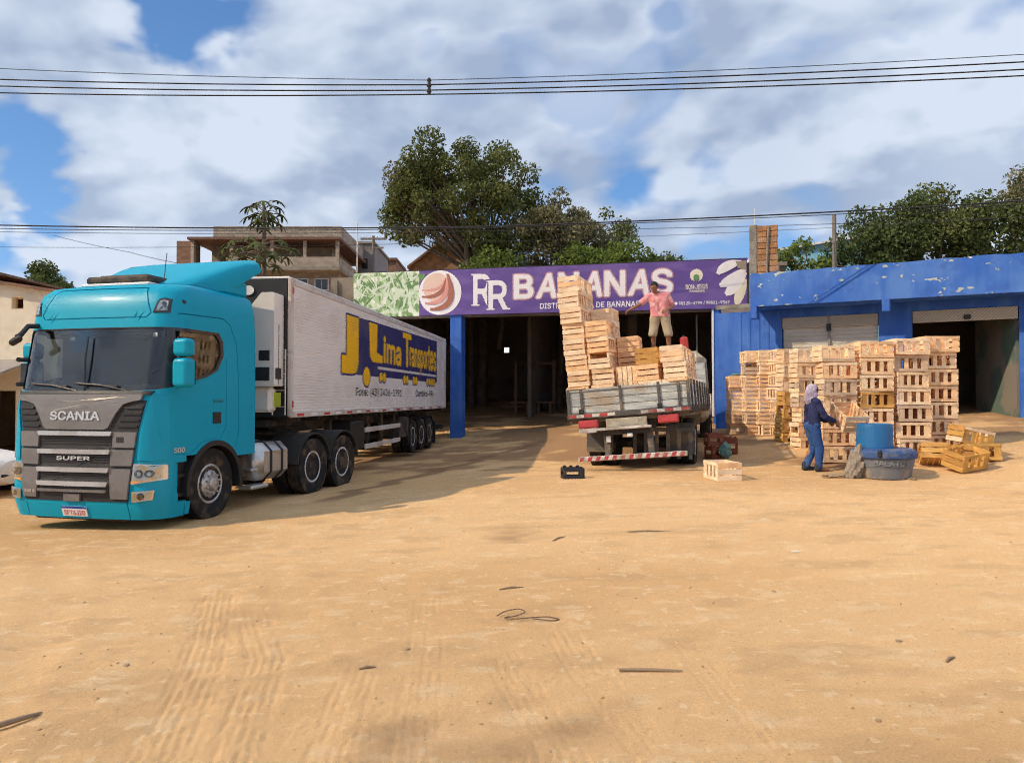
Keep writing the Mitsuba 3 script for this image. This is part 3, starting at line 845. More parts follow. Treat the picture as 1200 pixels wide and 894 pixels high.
def make_tree(name, label, x, y, zc, rx, rz, seed, m, nclump, rad, per, size, trunk_r=.25, group=None, ry=None, droop=.2, base=None, kind='tree', lean=0, bx_=0, thin=1.0, topbias=0):
    r = np.random.default_rng(seed)
    ry = ry or rx * .8
    cl = []
    while len(cl) < nclump:
        q = r.uniform(-1, 1, 3)
        rr = np.linalg.norm(q)
        if rr > 1 or rr < .35 and r.random() < .6 or q[2] < -.2 and abs(q[0]) < .35 and r.random() < .6 or bx_ == .9 and q[2] < -.35 and q[0] < .05:
            continue
        wob = 1 + .22 * (meshkit.noise(np.array([q / rr * 2.2]), seed)[0] - .5) * 2
        cl.append((np.array([x + lean * q[2], y, zc]) + q * [rx, ry, rz] * wob, r.uniform(.65, 1.15) * rad))
    t = Thing(name, label, kind, None, group)
    b0 = np.array([x + bx_, y, base if base is not None else gz(x, y) - .2])
    fork = np.array([x + .1 + bx_ * .9, y, max(b0[2] + 1.0, zc - rz * .95)])
    trunk = [tube([b0, (b0 + fork) / 2 + [.12, 0, 0], fork], [trunk_r * 1.25, trunk_r, trunk_r * .85], 9)]
    t.part('trunk', trunk[0], 'm_bark', 60)
    big = sorted(cl, key=lambda c_: -c_[1])[:max(7, nclump // 2)]
    for k, (c_, rad_) in enumerate(big):
        mid = fork + (c_ - fork) * .5 + r.normal(size=3) * [.25, .25, .2] + [0, 0, .25]
        pts = np.array([fork + [0, 0, -.25], fork + (mid - fork) * .5, mid, mid + (c_ - mid) * .6, c_ + (c_ - fork) * .06])
        t.part('limb', tube(pts, np.linspace(trunk_r * r.uniform(.22, .42), .025, 5), 6), 'm_bark', 60)
    t.part('crown', leaf_cloud(cl, per, size, r, .8, droop), m)
    return t


make_tree('broadleaf_tree', 'tall dark broadleaf tree rising behind the sign, largest of the trees', -2.45, 38, 11.0, 4.25, 3.35, 21, 'm_leaf_dark', 110, .74, 700, .19, .27, ry=3.2, bx_=.9)
make_tree('broadleaf_tree', 'hanging olive side boughs on the outer edge of the big tree', -5.3, 37.2, 11.2, 1.25, 2.0, 27, 'm_leaf_olive', 16, .62, 420, .19, .14, droop=1.0, bx_=3.3)
make_tree('broadleaf_tree', 'thin olive tree with a sparse top right of the big tree', 2.2, 36.5, 9.0, 2.4, 2.3, 22, 'm_leaf_olive', 50, .70, 560, .18, .15, droop=.8)
make_tree('broadleaf_tree', 'sparse dry tree with gaps between the olive tree and the green bushes', 4.3, 38, 9.2, 1.9, 2.5, 23, 'm_leaf_dark', 38, .62, 480, .18, .13, droop=.6)
for k, (x, y, zc, rx, rz, lab) in enumerate(((3.6, 34.5, 7.6, 1.35, 1.15, 'bright green bush behind the letters of the sign'), (5.4, 35, 7.7, 1.5, 1.35, 'rounded green bush behind the man on the load'), (7.3, 35.5, 7.4, 1.45, 1.0, 'low dark green bush at the end of the tree row'),
                                            (-.6, 34.5, 7.3, 1.3, 1.1, 'broad leaved green bush at the foot of the big tree'))):
    make_tree('bush', lab, x, y, zc, rx, rz, 31 + k, 'm_leaf_bright' if k != 2 else 'm_leaf_deep', 18, .6, 560, .19, .09, kind='bush', base=4)
for k, (x, y, zc, rx, rz, m, n_, lab) in enumerate(((13.6, 30, 7.3, 1.0, 1.2, 'm_leaf_deep', 14, 'low dark tree nearest the slim pole over the fascia'), (15.2, 30.5, 8.1, 1.5, 1.8, 'm_leaf_deep', 24, 'dark pointed tree, second from the slim pole'),
                                                   (17.2, 31, 8.5, 1.6, 1.8, 'm_leaf_dark', 24, 'dense dark tree, third from the slim pole'), (19.6, 31, 8.4, 1.7, 1.9, 'm_leaf_deep', 26, 'tall dark tree, fourth from the slim pole'),
                                                   (22.0, 32, 9.6, 1.5, 2.2, 'm_leaf_olive', 20, 'sparse grey green tree at the picture edge over the fascia'), (22.6, 30, 8.2, 1.7, 1.8, 'm_leaf_dark', 22, 'broad dark tree farthest from the slim pole'))):
    make_tree('broadleaf_tree', lab, x, y, zc, rx, rz, 41 + k, m, n_, .72, 620, .18, .12)
make_tree('broadleaf_tree', 'round dark tree behind the cream house', -24.7, 41, 7.3, 2.2, 1.6, 51, 'm_leaf_deep', 32, .7, 520, .22, .2)
make_tree('broadleaf_tree', 'thin tree at the picture edge behind the cream house', -27.8, 43, 6.6, 1.5, 1.2, 52, 'm_leaf_dark', 14, .7, 420, .22, .15)
make_tree('bush', 'bright green bush between the brick column and the slim pole', 10.3, 28, 6.6, 1.0, .75, 61, 'm_leaf_bright', 14, .42, 700, .2, .06, kind='bush', base=4.5)


def papaya_leaf(R, r):
    pts = []
    for k in range(7):
        a = math.radians(-150 + k * 50)
        L = R * (1.0 if 1 < k < 5 else .72)
        for da, f in ((-20, .32), (-10, .75), (0, 1.0), (10, .75)):
            pts.append((L * f * math.sin(a + math.radians(da)), L * f * math.cos(a + math.radians(da))))
    P = Polygon(pts).buffer(0)
    t = prism(P, .004)
    t = t.subdivide_to_size(R * .35)
    d = np.hypot(t.vertices[:, 0], t.vertices[:, 1])
    t.vertices[:, 2] -= .45 * d ** 2 / R
    return ply(t, 'm_leaf_papaya')


PL = [papaya_leaf(.40, None), papaya_leaf(.33, None)]


def papaya(x, y, ztop, H, n_, seed, label, spread):
    r = np.random.default_rng(seed)
    t = Thing('papaya_tree', label, 'papaya tree', TR(x, y, 0))
    zb = gz(x, y)
    t.part('trunk', tube([(0, 0, zb), (.05, 0, (zb + ztop) / 2), (0, 0, ztop - H * .2)], [.12, .10, .06], 8), 'm_bark', 50)
    for k in range(n_):
        a = k * 2.399 + r.uniform(-.3, .3)
        f = k / (n_ - 1)
        p0 = np.array([0, 0, ztop - H * (.2 + .55 * f)])
        e = spread * (.35 + .65 * math.sin(math.pi * (.2 + .6 * f))) * r.uniform(.8, 1.1)
        p1 = np.array([e * math.cos(a), e * math.sin(a), ztop - H * (1.0 * f ** .9) + .02])
        lf = t.part('leaf', PL[k % 2], 'm_leaf_papaya', M=TR(*p1, rz=math.degrees(a) - 90, rx=-r.uniform(5, 40)))
        t.part('stalk', tube([p0, (p0 + p1) / 2 + [0, 0, .12], p1], .016, 5), 'm_bark', under=lf)


papaya(-9.25, 28.5, 9.15, .95, 20, 1, 'papaya tree with a bare trunk and a round leaf crown before the hillside house', .62)
papaya(-9.0, 27.2, 7.45, .85, 26, 2, 'low spreading papaya tree below the taller one over the trailer', 1.2)

# ---------------------------------------------------------------- cables


def cable(pts, r, label, group=None, y=None):
    """pts: (x, y, z) of points the cable passes, joined by sagging spans"""
    P = np.array(pts, float)
    out = []
    for p, q in zip(P[:-1], P[1:]):
        tt = np.linspace(0, 1, 18)[:-1, None]
        out.append(p + (q - p) * tt - np.array([0, 0, 1]) * (4 * tt * (1 - tt)) * .0045 * np.linalg.norm(q - p) * 1.0)
    out = np.vstack(out + [P[-1:]])
    return single('overhead_cable', tube(out, r, 5), 'm_wire', label, 'cable', smooth=True, group=group)


def up(x, y, d):
    return ((x - 600) / 900 * d, d, 1.8 + (467 - y) / 900 * d)


for k, (ya, yb, yc, rr, lab) in enumerate(((77, 91, 60, .006, 'thin topmost overhead cable crossing the sky'), (90, 96.5, 69, .011, 'thick overhead cable, first under the thin topmost one'), (98, 103, 78, .011, 'thick overhead cable, middle of the three at the spacer'),
                                         (106, 108, 85.5, .011, 'thick overhead cable, lowest of the three at the spacer'))):
    cable([up(-900, ya - 30, 15), up(-10, ya, 12.5), up(502, yb, 12), up(1210, yc, 11), up(1900, yc - 60, 11)], rr, lab)
t = Thing('cable_spacer', 'dark spacer clamp on the three overhead cables', 'cable spacer', TR(*up(502, 98, 11.99)))
t.part('body', cbox((0, 0, 0), (.05, .05, .26), .015), 'm_wire')
for q in (-.09, 0, .09):
    t.part('clamp', lathe([(.025, -.02), (.042, 0), (.025, .02)], 8, c=(0, 0, q)), 'm_wire')
for k, (ya, yb, yc, rr, lab, d) in enumerate(((263, 265, 232, .020, 'thick low cable crossing before the big tree', 21), (267, 266.5, 236, .011, 'thin low cable twisted under the thick one', 21.1), (271, 270, 252, .009, 'thin low cable crossing behind the brick column', 25.5),
                                            (289, 283, 251, .008, 'thin slack cable running from the roof of the hillside house', 30))):
    cable([up(-500, ya - 6, d * 1.1), up(-10, ya, d), up(560, yb, d), up(1240, yc, d * .9), up(1700, yc - 30, d * .85)], rr, lab)
cable([up(60, 275, 40), up(150, 295, 34), up(207, 308, 30)], .012, 'short slack service cable at the left of the hillside house')
cable([up(905, 306, 24), up(983, 283, 25.2)], .010, 'service cable from the brick column to the slim pole')
cable([up(983, 262, 25.2), up(1210, 230, 25)], .010, 'service cable from the slim pole into the dark trees')
# ---------------------------------------------------------------- wheels


def wheel(t, name, M, R=.52, W=.30, kind='front', label=None):
    """axis along local x, outer side +x; kind: front (convex alloy), rear (dished steel)"""
    k = t.sub(name)
    h = W / 2
    rr = .285
    prof = [(rr, -h * .78), (rr + .05, -h * .95), (R * .80, -h), (R * .95, -h * .92)]
    for q in (-.72, -.30, .10, .50):
        prof += [(R, h * q), (R, h * (q + .28)), (R - .016, h * (q + .30)), (R - .016, h * (q + .40))]
    prof += [(R, h * .92 * .99), (R * .97, h * .95), (R * .88, h * 1.0), (R * .78, h * .99), (rr + .05, h * .95), (rr, h * .78), (rr, -h * .78)]
    t.part('tyre', lathe(prof[:-1], 40, 'x'), 'm_rubber', 35, M, under=k)
    if kind == 'front':
        prof = [(.02, h * .1), (rr + .004, -h * .6), (rr + .006, h * .80), (rr - .012, h * .86), (rr - .03, h * .80), (.255, h * .55), (.235, h * .62), (.16, h * .98), (.13, h * 1.02), (.02, h * 1.02)]
        m = 'm_rimalloy'
        ring, hr, xh = .212, .024, h * .72
    else:
        prof = [(.02, -h * .5), (rr + .004, -h * .6), (rr + .006, h * .80), (rr - .012, h * .86), (rr - .03, h * .80), (.262, h * .2), (.235, -h * .05), (.16, -h * .12), (.02, -h * .12)]
        m = 'm_rimpaint'
        ring, hr, xh = .20, .026, 0
    rim = mf(lathe(prof, 40, 'x'))
    holes = Manifold.batch_hull([Manifold.cylinder(.4, hr, hr, 10)]) if False else None
    hs = []
    for q in range(10):
        a = q * math.pi / 5
        hs.append(Manifold.cylinder(.5, hr, hr, 10).translate([0, 0, -.25]).rotate([0, 90, 0]).translate([0, ring * math.cos(a), ring * math.sin(a)]))
    for c_ in hs:
        rim = rim - c_
    t.part('rim', tm(rim), m, 30, M, under=k)
    x0 = h * 1.02 if kind == 'front' else -h * .12
    hubp = [(.10, x0 - .01), (.10, x0 + .03), (.085, x0 + .055), (.03, x0 + .06)] if kind == 'front' else [(.12, x0 - .02), (.12, x0 + .10), (.10, x0 + .13), (.03, x0 + .135)]
    t.part('hub', lathe(hubp, 24, 'x'), m if kind == 'front' else 'm_chassis', 30, M, under=k)
    nuts = []
    for q in range(10):
        a = (q + .5) * math.pi / 5
        nuts.append(lathe([(.017, 0), (.017, .03), (.01, .042)], 6, 'x', (x0, .145 * math.cos(a), .145 * math.sin(a))))
    t.part('wheel_nuts', cat(nuts), 'm_silver', under=k, M=M, kind='stuff')


# ---------------------------------------------------------------- the teal tractor truck
TM = TR(-5.88, 10.38, .03, -14.2)
tr = Thing('tractor_truck', 'teal cab over tractor truck with a grey grille parked in front of the white trailer', 'truck', TM)


def cabwarp(mesh):
    m = mesh if hasattr(mesh, 'vertices') else trimesh.Trimesh(mesh[0], np.vstack([mesh[1][:, [0, 1, 2]], mesh[1][:, [0, 2, 3]]]), process=False)
    v = np.array(m.vertices)
    v[:, 2] = np.interp(v[:, 2], [0, 1.3, 2.0, 2.87, 3.52, 4.25], [0, 1.3, 1.875, 2.75, 3.41, 4.07])
    return trimesh.Trimesh(v, m.faces, process=False)


tr.warp = cabwarp
ZS = [.15, .35, .6, .95, 1.3, 1.7, 1.95, 2.05, 2.87, 3.0, 3.2, 3.36, 3.46, 3.52]
Y0S = [.03, -.03, -.04, -.02, 0, .02, .05, .08, .23, .25, .29, .36, .47, .72]
HWS = [1.22, 1.24, 1.25, 1.25, 1.25, 1.25, 1.25, 1.25, 1.24, 1.235, 1.22, 1.19, 1.14, 1.03]
RC, BOW = .29, .06


def fy(x, z):
    """the cab's front surface"""
    x, z = np.abs(np.asarray(x, float)), np.asarray(z, float)
    y0, hw = np.interp(z, ZS, Y0S), np.interp(z, ZS, HWS)
    b_ = hw - RC
    y = y0 + BOW * np.minimum(x / b_, 1) ** 2
    e = np.clip(x - b_, 0, RC * .9999)
    return y + np.where(x > b_, RC - np.sqrt(np.maximum(RC ** 2 - e ** 2, 0)) + .15 * e, 0)


def cabring(z, rear, inset=0., hw=None):
    y0 = float(np.interp(z, ZS, Y0S)) + inset
    hw = (float(np.interp(z, ZS, HWS)) if hw is None else hw) - inset
    b_ = hw - RC
    xs = np.concatenate([np.linspace(-1, 1, 17) * b_, ])
    front = [(x, y0 + BOW * (x / b_) ** 2) for x in xs]
    arc = [(b_ + RC * math.sin(a), y0 + BOW + RC * (1 - math.cos(a)) + .15 * RC * math.sin(a)) for a in np.linspace(0, math.pi / 2, 10)[1:]]
    right = arc + [(hw, rear - .12), (hw - .03, rear - .03), (hw - .12, rear)]
    left = [(-x, y) for x, y in right][::-1]
    return np.array([(x, y, z) for x, y in left + front + right])


def cabsolid(zs, rear, inset=0.):
    return mf(loft(np.array([cabring(z, rear, inset) for z in zs])))


def fp(poly, off, th, cell=.09):
    """a plate that follows the cab's front: polygon in (x, z), its outer face off+th proud"""
    t = tm(sum((mf(q) for q in prism(poly, th).split(only_watertight=False)), Manifold()).refine_to_length(cell))
    v = t.vertices
    t.vertices = np.stack([v[:, 0], fy(v[:, 0], v[:, 1]) - off - v[:, 2], v[:, 1]], 1)
    return t


zs = sorted(set([.90, .95, 1.1, 1.3, 1.5, 1.7, 1.95, 2.05, 2.3, 2.6, 2.87, 2.93, 3.0, 3.1, 3.2, 3.28, 3.36, 3.41, 3.46, 3.50, 3.52]))
body = cabsolid(zs, 2.36)
inner = cabsolid([.98, 1.3, 1.95, 2.05, 2.6, 2.87, 3.0, 3.2, 3.36], 2.30, .06)
body = body - inner
ex = lambda P, x0, x1: mf(prism(Polygon(P), x1 - x0, TR(x0, 0, 0) @ YZ))
arch = Manifold.cylinder(3, .64, .64, 48).rotate([0, 90, 0]).translate([-1.5, 1.28, .50])
body = body - arch
body = body - mf(span(-1.5, 1.5, .62, 1.30, .5, .98)) + Manifold()
# glazed band: windscreen, pillars and side windows
side = [(-.5, 2.0), (.10, 2.0), (.30, 2.04), (1.05, 2.20), (1.30, 2.30), (1.46, 2.52), (1.44, 2.74), (1.34, 2.86), (-.5, 2.87)]
band_zone = ex(side, -1.6, 1.6)
band = body ^ band_zone
body = body - band_zone
ws = mf(prism(rect(-1.13, 1.13, 2.03, 2.85, .06), 1.6, TR(0, .62) @ XZ))
swin = [(.44, 2.10), (1.02, 2.23), (1.26, 2.33), (1.39, 2.53), (1.37, 2.72), (1.28, 2.82), (.44, 2.82)]
sw = ex(swin, -1.6, 1.6)
glass_ws = band ^ ws
glass_sw = band ^ sw
band = band - ws - sw


def groove(poly, wdt=.011):
    return poly.buffer(wdt / 2).difference(poly.buffer(-wdt / 2))


door = Polygon([(.30, 1.02), (.30, 1.96), (.44, 2.04), (1.06, 2.19), (1.30, 2.28), (1.52, 2.5), (1.52, 1.35), (1.40, 1.20), (.95, 1.15), (.70, 1.0)])
gcut = mf(prism(groove(door), .014, TR(1.240, 0, 0) @ YZ))
panel = Polygon([(.62, 2.97), (.62, 3.10), (1.50, 3.12), (1.72, 3.0), (1.86, 2.70), (1.92, 2.3), (1.92, 1.2), (2.05, 1.05)])
g2 = LineString([(.50, 3.06), (1.45, 3.08), (1.62, 3.0), (1.78, 2.72), (1.83, 2.2), (1.85, 1.3), (1.75, 1.02)]).buffer(.006)
g2b = LineString([(1.52, 2.63), (2.30, 2.63)]).buffer(.005)
g3 = mf(prism(g2, .2, TR(1.175, 0, 0) @ YZ)) + mf(prism(g2b, .014, TR(1.228, 0, 0) @ YZ))
vis = rect(-.80, .86, 2.98, 3.55)
vis = Polygon([(-.84, 3.0), (.84, 3.0), (.90, 3.06), (.74, 3.42), (-.74, 3.42), (-.90, 3.06)])
g4 = mf(fp(groove(vis, .016), -.02, .08, .06))
body = body - gcut - g3 - g4
tr.part('cab', tm(body), 'm_teal', 28)
tr.part('pillar_band', tm(band), 'm_blackgloss', 28, label='black window pillars')


def pane(solid, name, rows):
    t = tm(solid)
    tr.part(name, t, 'm_glass', 28)


# panes as single sheets in the middle of the cut
def pane_front():
    xs, zz = np.linspace(-1.13, 1.13, 33), np.linspace(2.03, 2.85, 9)
    Xg, Zg = np.meshgrid(xs, zz)
    V = np.stack([Xg.ravel(), (fy(Xg, Zg) + .02).ravel(), Zg.ravel()], 1)
    a_ = (np.arange(8)[:, None] * 33 + np.arange(32)).ravel()[:, None]
    return (V, a_ + np.array([[0, 1, 34, 33]]))


tr.part('windscreen', pane_front(), 'm_glass', True, label='wide dark windscreen')
for sx in (-1, 1):
    P = Polygon(swin)
    tri = trimesh.creation.triangulate_polygon(P, engine='earcut')
    V = np.array([(sx * (np.interp(z, ZS, HWS) - .022), y, z) for y, z in tri[0]])
    tr.part('side_window', trimesh.Trimesh(V, tri[1], process=False), 'm_glass')
# inside
ins = tr.sub('interior')
tr.part('dashboard', cat(cbox((0, .55, 1.85), (2.2, .42, .36), .08), cbox((.5, .72, 2.02), (.7, .25, .14), .05)), 'm_interior', under=ins)
tr.part('seat', cat(cbox((.6, 1.35, 1.75), (.5, .5, .2), .06), cbox((.6, 1.62, 2.1), (.48, .16, .75), .06), cbox((.6, 1.64, 2.56), (.28, .12, .2), .04)), 'm_interior', under=ins)
tr.part('seat', cat(cbox((-.6, 1.35, 1.75), (.5, .5, .2), .06), cbox((-.6, 1.62, 2.1), (.48, .16, .75), .06), cbox((-.6, 1.64, 2.56), (.28, .12, .2), .04)), 'm_interior', under=ins)
ang = np.linspace(0, 2 * np.pi, 25)
tr.part('steering_wheel', tube(np.stack([.6 + .22 * np.cos(ang), .86 + .08 * np.sin(ang), 2.12 + .2 * np.sin(ang)], 1), .018, 6), 'm_black', True, under=ins)
tr.part('lining', cat(span(-1.17, 1.17, 2.26, 2.295, 1.0, 3.3), span(-1.15, 1.15, .7, 2.25, 1.2, 1.24), span(-1.0, 1.0, .75, 2.25, 3.25, 3.28), span(-1.18, 1.18, 1.5, 1.52, 1.25, 3.2)), 'm_interior', under=ins)
tr.part('added_curtain', cat(*[span(-1.14, -1.12, .95 + k * .09, 1.02 + k * .09, 2.0, 2.9) for k in range(6)], span(-1.13, -1.12, .9, 1.5, 2.0, 2.9)), 'm_interior', under=ins)  # added curtain, blocks the bright view through the far side window
tr.part('sun_visor', cat(cbox((0, .50, 2.80), (2.0, .1, .10), .03)), 'm_interior', under=ins)
tr.part('toll_tag', cbox((-.32, float(fy(-.32, 2.72)) + .04, 2.72), (.09, .01, .045), .004), 'm_white', under=ins)
tr.part('toll_tag', cbox((.98, float(fy(.98, 2.76)) + .03, 2.76), (.07, .01, .06), .004), 'm_white', under=ins)
# wipers
for (xa, xb) in ((-.85, -.05), (-.05, .72)):
    k = tr.part('wiper', tube([(xb, float(fy(xb, 2.03)) - .03, 2.0), ((xa + xb) / 2, float(fy((xa + xb) / 2, 2.08)) - .045, 2.075), (xa, float(fy(xa, 2.10)) - .03, 2.10)], .013, 6), 'm_black')
    tr.part('blade', fp(Polygon([(xa - .05, 2.09), (xa + .62, 2.05), (xa + .62, 2.075), (xa - .05, 2.115)]), .004, .022), 'm_black', under=k)
k = tr.part('wiper', tube([(.06, float(fy(.06, 2.12)) - .03, 2.0), (.03, float(fy(.03, 2.4)) - .04, 2.42), (.02, float(fy(.02, 2.7)) - .03, 2.74)], .012, 6), 'm_black')
# front lower: cowl, grille, bars
tr.part('cowl', fp(Polygon([(-1.06, 1.93), (1.06, 1.93), (1.10, 2.0), (-1.10, 2.0)]), .0, .035), 'm_black')
tr.part('grille_back', fp(Polygon([(-1.02, 1.84), (1.02, 1.84), (.93, 1.3), (.83, .40), (-.83, .40), (-.93, 1.3)]), .002, .012), 'm_blackmesh', label='black grille mesh')
shield = Polygon([(-1.02, 1.94), (.98, 1.94), (.97, 1.85), (.86, 1.83), (.72, 1.78), (.62, 1.62), (.52, 1.40), (.46, 1.37), (-.46, 1.37), (-.52, 1.40), (-.62, 1.62), (-.72, 1.78), (-.86, 1.83), (-1.02, 1.85)])
tr.part('grille_shield', fp(shield.buffer(-.012).buffer(.012), .014, .035), 'm_grey_trim', 35, label='grey grille panel with the silver lettering')
tr.part('lettering', fp(text_fit('SCANIA', -.40, .40, 1.52, 1.665), .050, .012, .05), 'm_letter_silver')
for sx in (-1, 1):
    for k, zz in enumerate((1.72, 1.62, 1.52, 1.42)):
        a_, b_ = (.78 + .06 * k - .10 * k, .995 - .02 * k)
        tr.part('intake_slat', fp(Polygon([(sx * (a_ - .03), zz - .012), (sx * b_, zz - .012), (sx * b_, zz + .016), (sx * (a_ - .05), zz + .016)]), .014, .018), 'm_black')
    for (za, zb, xa, xb, xc, xd) in ((1.33, 1.12, .60, .935, .60, .915), (1.09, .88, .58, .91, .58, .885), (.84, .44, .57, .88, .60, .835)):
        q = Polygon([(sx * xa, za), (sx * xb, za), (sx * xd, zb), (sx * xc, zb)]).buffer(-.008).buffer(.008)
        tr.part('grille_side', fp(q, .014, .03), 'm_grey_trim', 35)
for (za, zb, xw) in ((1.34, 1.275, .60), (1.09, 1.03, .59), (.85, .79, .585), (.665, .605, .575), (.56, .525, .56)):
    q = Polygon([(-xw, za), (xw, za), (xw - .02, zb), (-xw + .02, zb)]).buffer(-.01).buffer(.01)
    tr.part('grille_bar', fp(q, .016, .055), 'm_silver' if za != .56 else 'm_grey_trim', 35)
for zz in (1.24, 1.20, 1.16, 1.00, .96, .92, .76, .72):
    tr.part('grille_wire', fp(sbox(-.58, zz, .58, zz + .012), .014, .012), 'm_black')
tr.part('lettering', fp(text_fit('SUPER', -.27, .27, .945, 1.0), .03, .012, .05), 'm_letter_silver')
tr.part('badge', fp(rect(.66, .76, 1.19, 1.26), .045, .006), 'm_black')
tr.part('badge', fp(text_fit('500 S', -.80, -.62, .50, .54), .045, .004), 'm_letter_silver')
# corner panels between grille and door
for sx in (-1, 1):
    q = Polygon([(sx * 1.075, 1.93), (sx * 1.235, 1.93), (sx * 1.245, .95), (sx * .95, .95), (sx * .97, 1.3)])
    tr.part('corner_panel', fp(q.buffer(-.01).buffer(.01), .002, .02, .05), 'm_teal', 40)
    # headlamp
    hl = Polygon([(sx * .895, .91), (sx * 1.235, .89), (sx * 1.238, .69), (sx * .87, .63)]).buffer(-.012).buffer(.012)
    k = tr.part('headlight', fp(hl, .006, .006, .05), 'm_chrome')
    tr.part('lens', fp(hl.buffer(-.018).intersection(sbox(-1.3, .685, 1.3, 1)), .031, .008, .05), 'm_lens_clear', 40, under=k)
    for (xr, rr_) in ((.98, .055), (1.10, .050)):
        tr.part('reflector', fp(Point(sx * xr, .775).buffer(rr_).difference(Point(sx * xr, .775).buffer(rr_ * .55)), .012, .014, .03), 'm_blackgloss', under=k)
    tr.part('indicator', fp(hl.buffer(-.018).intersection(sbox(-1.3, .6, 1.3, .683)), .031, .008, .05), 'm_lens_amber', 40, under=k)
    k = tr.part('fog_light', fp(Polygon([(sx * .90, .54), (sx * 1.16, .56), (sx * 1.14, .43), (sx * .90, .40)]).buffer(-.01).buffer(.01), .028, .006, .05), 'm_chrome')
    tr.part('lamp', fp(Point(sx * 1.02, .48).buffer(.045), .034, .006, .03), 'm_blackgloss', under=k)
    tr.part('lens', fp(Polygon([(sx * .91, .53), (sx * 1.15, .55), (sx * 1.13, .44), (sx * .91, .41)]), .043, .006, .05), 'm_lens_clear', under=k)
    # visor lamps
    q = Polygon([(sx * .93, 3.06), (sx * 1.13, 3.06), (sx * 1.12, 3.25), (sx * 1.04, 3.27), (sx * .98, 3.25)])
    k = tr.part('visor_lamp', fp(q, .002, .008, .04), 'm_blackgloss')
    tr.part('reflector', fp(q.buffer(-.03), .0105, .003, .04), 'm_chrome', under=k)
    tr.part('lens', fp(q.buffer(-.02), .015, .006, .04), 'm_lens_clear', under=k)
# bumper
ring = []
for z in (.16, .2, .35, .5, .60, .75, .90):
    ring.append(cabring(z, .70 if z < .36 else .52))
bump = mf(loft(np.array(ring)))
cut = mf(prism(Polygon([(-.83, .96), (-.80, .50), (-.62, .40), (.62, .40), (.80, .50), (.83, .96)]), 2.0, TR(0, .3) @ XZ))
bump = bump - cut - mf(span(-1.3, 1.3, .46, .8, .36, .95))
for sx in (-1, 1):
    bump = bump - mf(fp(LineString([(sx * .82, .1), (sx * .815, .5)]).buffer(.006), -.02, .05, .05))
tr.part('bumper', tm(bump), 'm_teal', 28)
tr.part('lower_lip', cbox((0, .14, .155), (1.5, .12, .05), .02), 'm_black')
tr.part('tow_cover', fp(rect(-.13, .13, .40, .50), .012, .03), 'm_grey_trim')
k = tr.part('licence_plate', fp(rect(-.20, .20, .19, .325), .006, .012), 'm_plate')
tr.part('plate_band', fp(rect(-.20, .20, .295, .325), .019, .002), 'm_plateblue', under=k)
tr.part('plate_text', fp(text_fit('SFT6J20', -.17, .17, .205, .275), .019, .003), 'm_platered', under=k)
# roof: hatch, air deflector
tr.part('roof_hatch', cat(cbox((-.12, 1.16, 3.63), (1.12, .66, .13), .04), cbox((-.12, 1.18, 3.70), (.85, .46, .06), .025)), 'm_chassis', label='dark roof hatch')
tr.part('hatch_frame', cbox((-.12, 1.14, 3.545), (1.18, .70, .05), .015), 'm_white')


def deflector():
    R_ = []
    for y, zt, hw, hb in ((1.02, 3.56, .80, 3.50), (1.30, 3.70, .95, 3.50), (1.62, 3.86, 1.06, 3.52), (1.95, 4.02, 1.13, 3.66), (2.22, 4.13, 1.17, 3.84), (2.48, 4.20, 1.19, 4.0)):
        pts = [(-hw, y + .05, hb), (-hw, y, (zt + hb) / 2), (-hw + .03, y, zt - .06), (-hw + .12, y, zt)] + [(x, y, zt + .012) for x in np.linspace(-.7, .7, 7) * hw] + [(hw - .12, y, zt), (hw - .03, y, zt - .06), (hw, y, (zt + hb) / 2), (hw, y + .05, hb)]
        R_.append(pts)
    return loft(np.array(R_))


dm = mf(deflector())
tr.part('air_deflector', tm(dm - mf(span(-.9, .9, 1.5, 3, 3.3, 3.78)) - mf(span(-1.02, 1.02, 2.3, 3, 3.5, 4.1))), 'm_teal', 30, label='teal roof air deflector')
tr.part('deflector_base', cbox((0, 2.0, 3.62), (2.2, .62, .30), .06), 'm_teal')
tr.part('side_marker', cbox((1.185, .62, 3.22), (.05, .09, .08), .02), 'm_black')
# doors' small things
tr.part('air_vent', span(1.235, 1.262, 1.20, 1.38, 1.43, 1.63), 'm_black', label='square black vent behind the door')
tr.part('door_handle', cbox((1.262, 1.32, 1.84), (.03, .22, .045), .012), 'm_teal_dark')
tr.part('badge', prism(text_fit('500', .36, .58, 1.03, 1.10), .006, TR(1.251, 0, 0) @ YZ), 'm_letter_silver')
tr.part('door_step', cat(span(.95, 1.20, .46, .75, .42, .47), span(.9, 1.15, .44, .75, .43, .92), span(.95, 1.20, .46, .75, .68, .73)), 'm_black', label='black entry steps')
tr.part('door_step', cat(span(-1.20, -.95, .46, .75, .42, .47), span(-1.15, -.9, .44, .75, .43, .92), span(-1.20, -.95, .46, .75, .68, .73)), 'm_black')
tr.part('step_panel', prism(Polygon([(.62, .17), (.70, .17), (.74, .34), (.62, .34)]), .05, TR(1.18, 0, 0) @ YZ), 'm_teal')


def arch_band(r0, r1, a0, a1, x0, x1, yc, zc):
    ts = np.radians(np.linspace(a0, a1, 24))
    P = [(yc + r1 * math.cos(a), zc + r1 * math.sin(a)) for a in ts] + [(yc + r0 * math.cos(a), zc + r0 * math.sin(a)) for a in ts[::-1]]
    return prism(Polygon(P), x1 - x0, TR(x0, 0, 0) @ YZ)


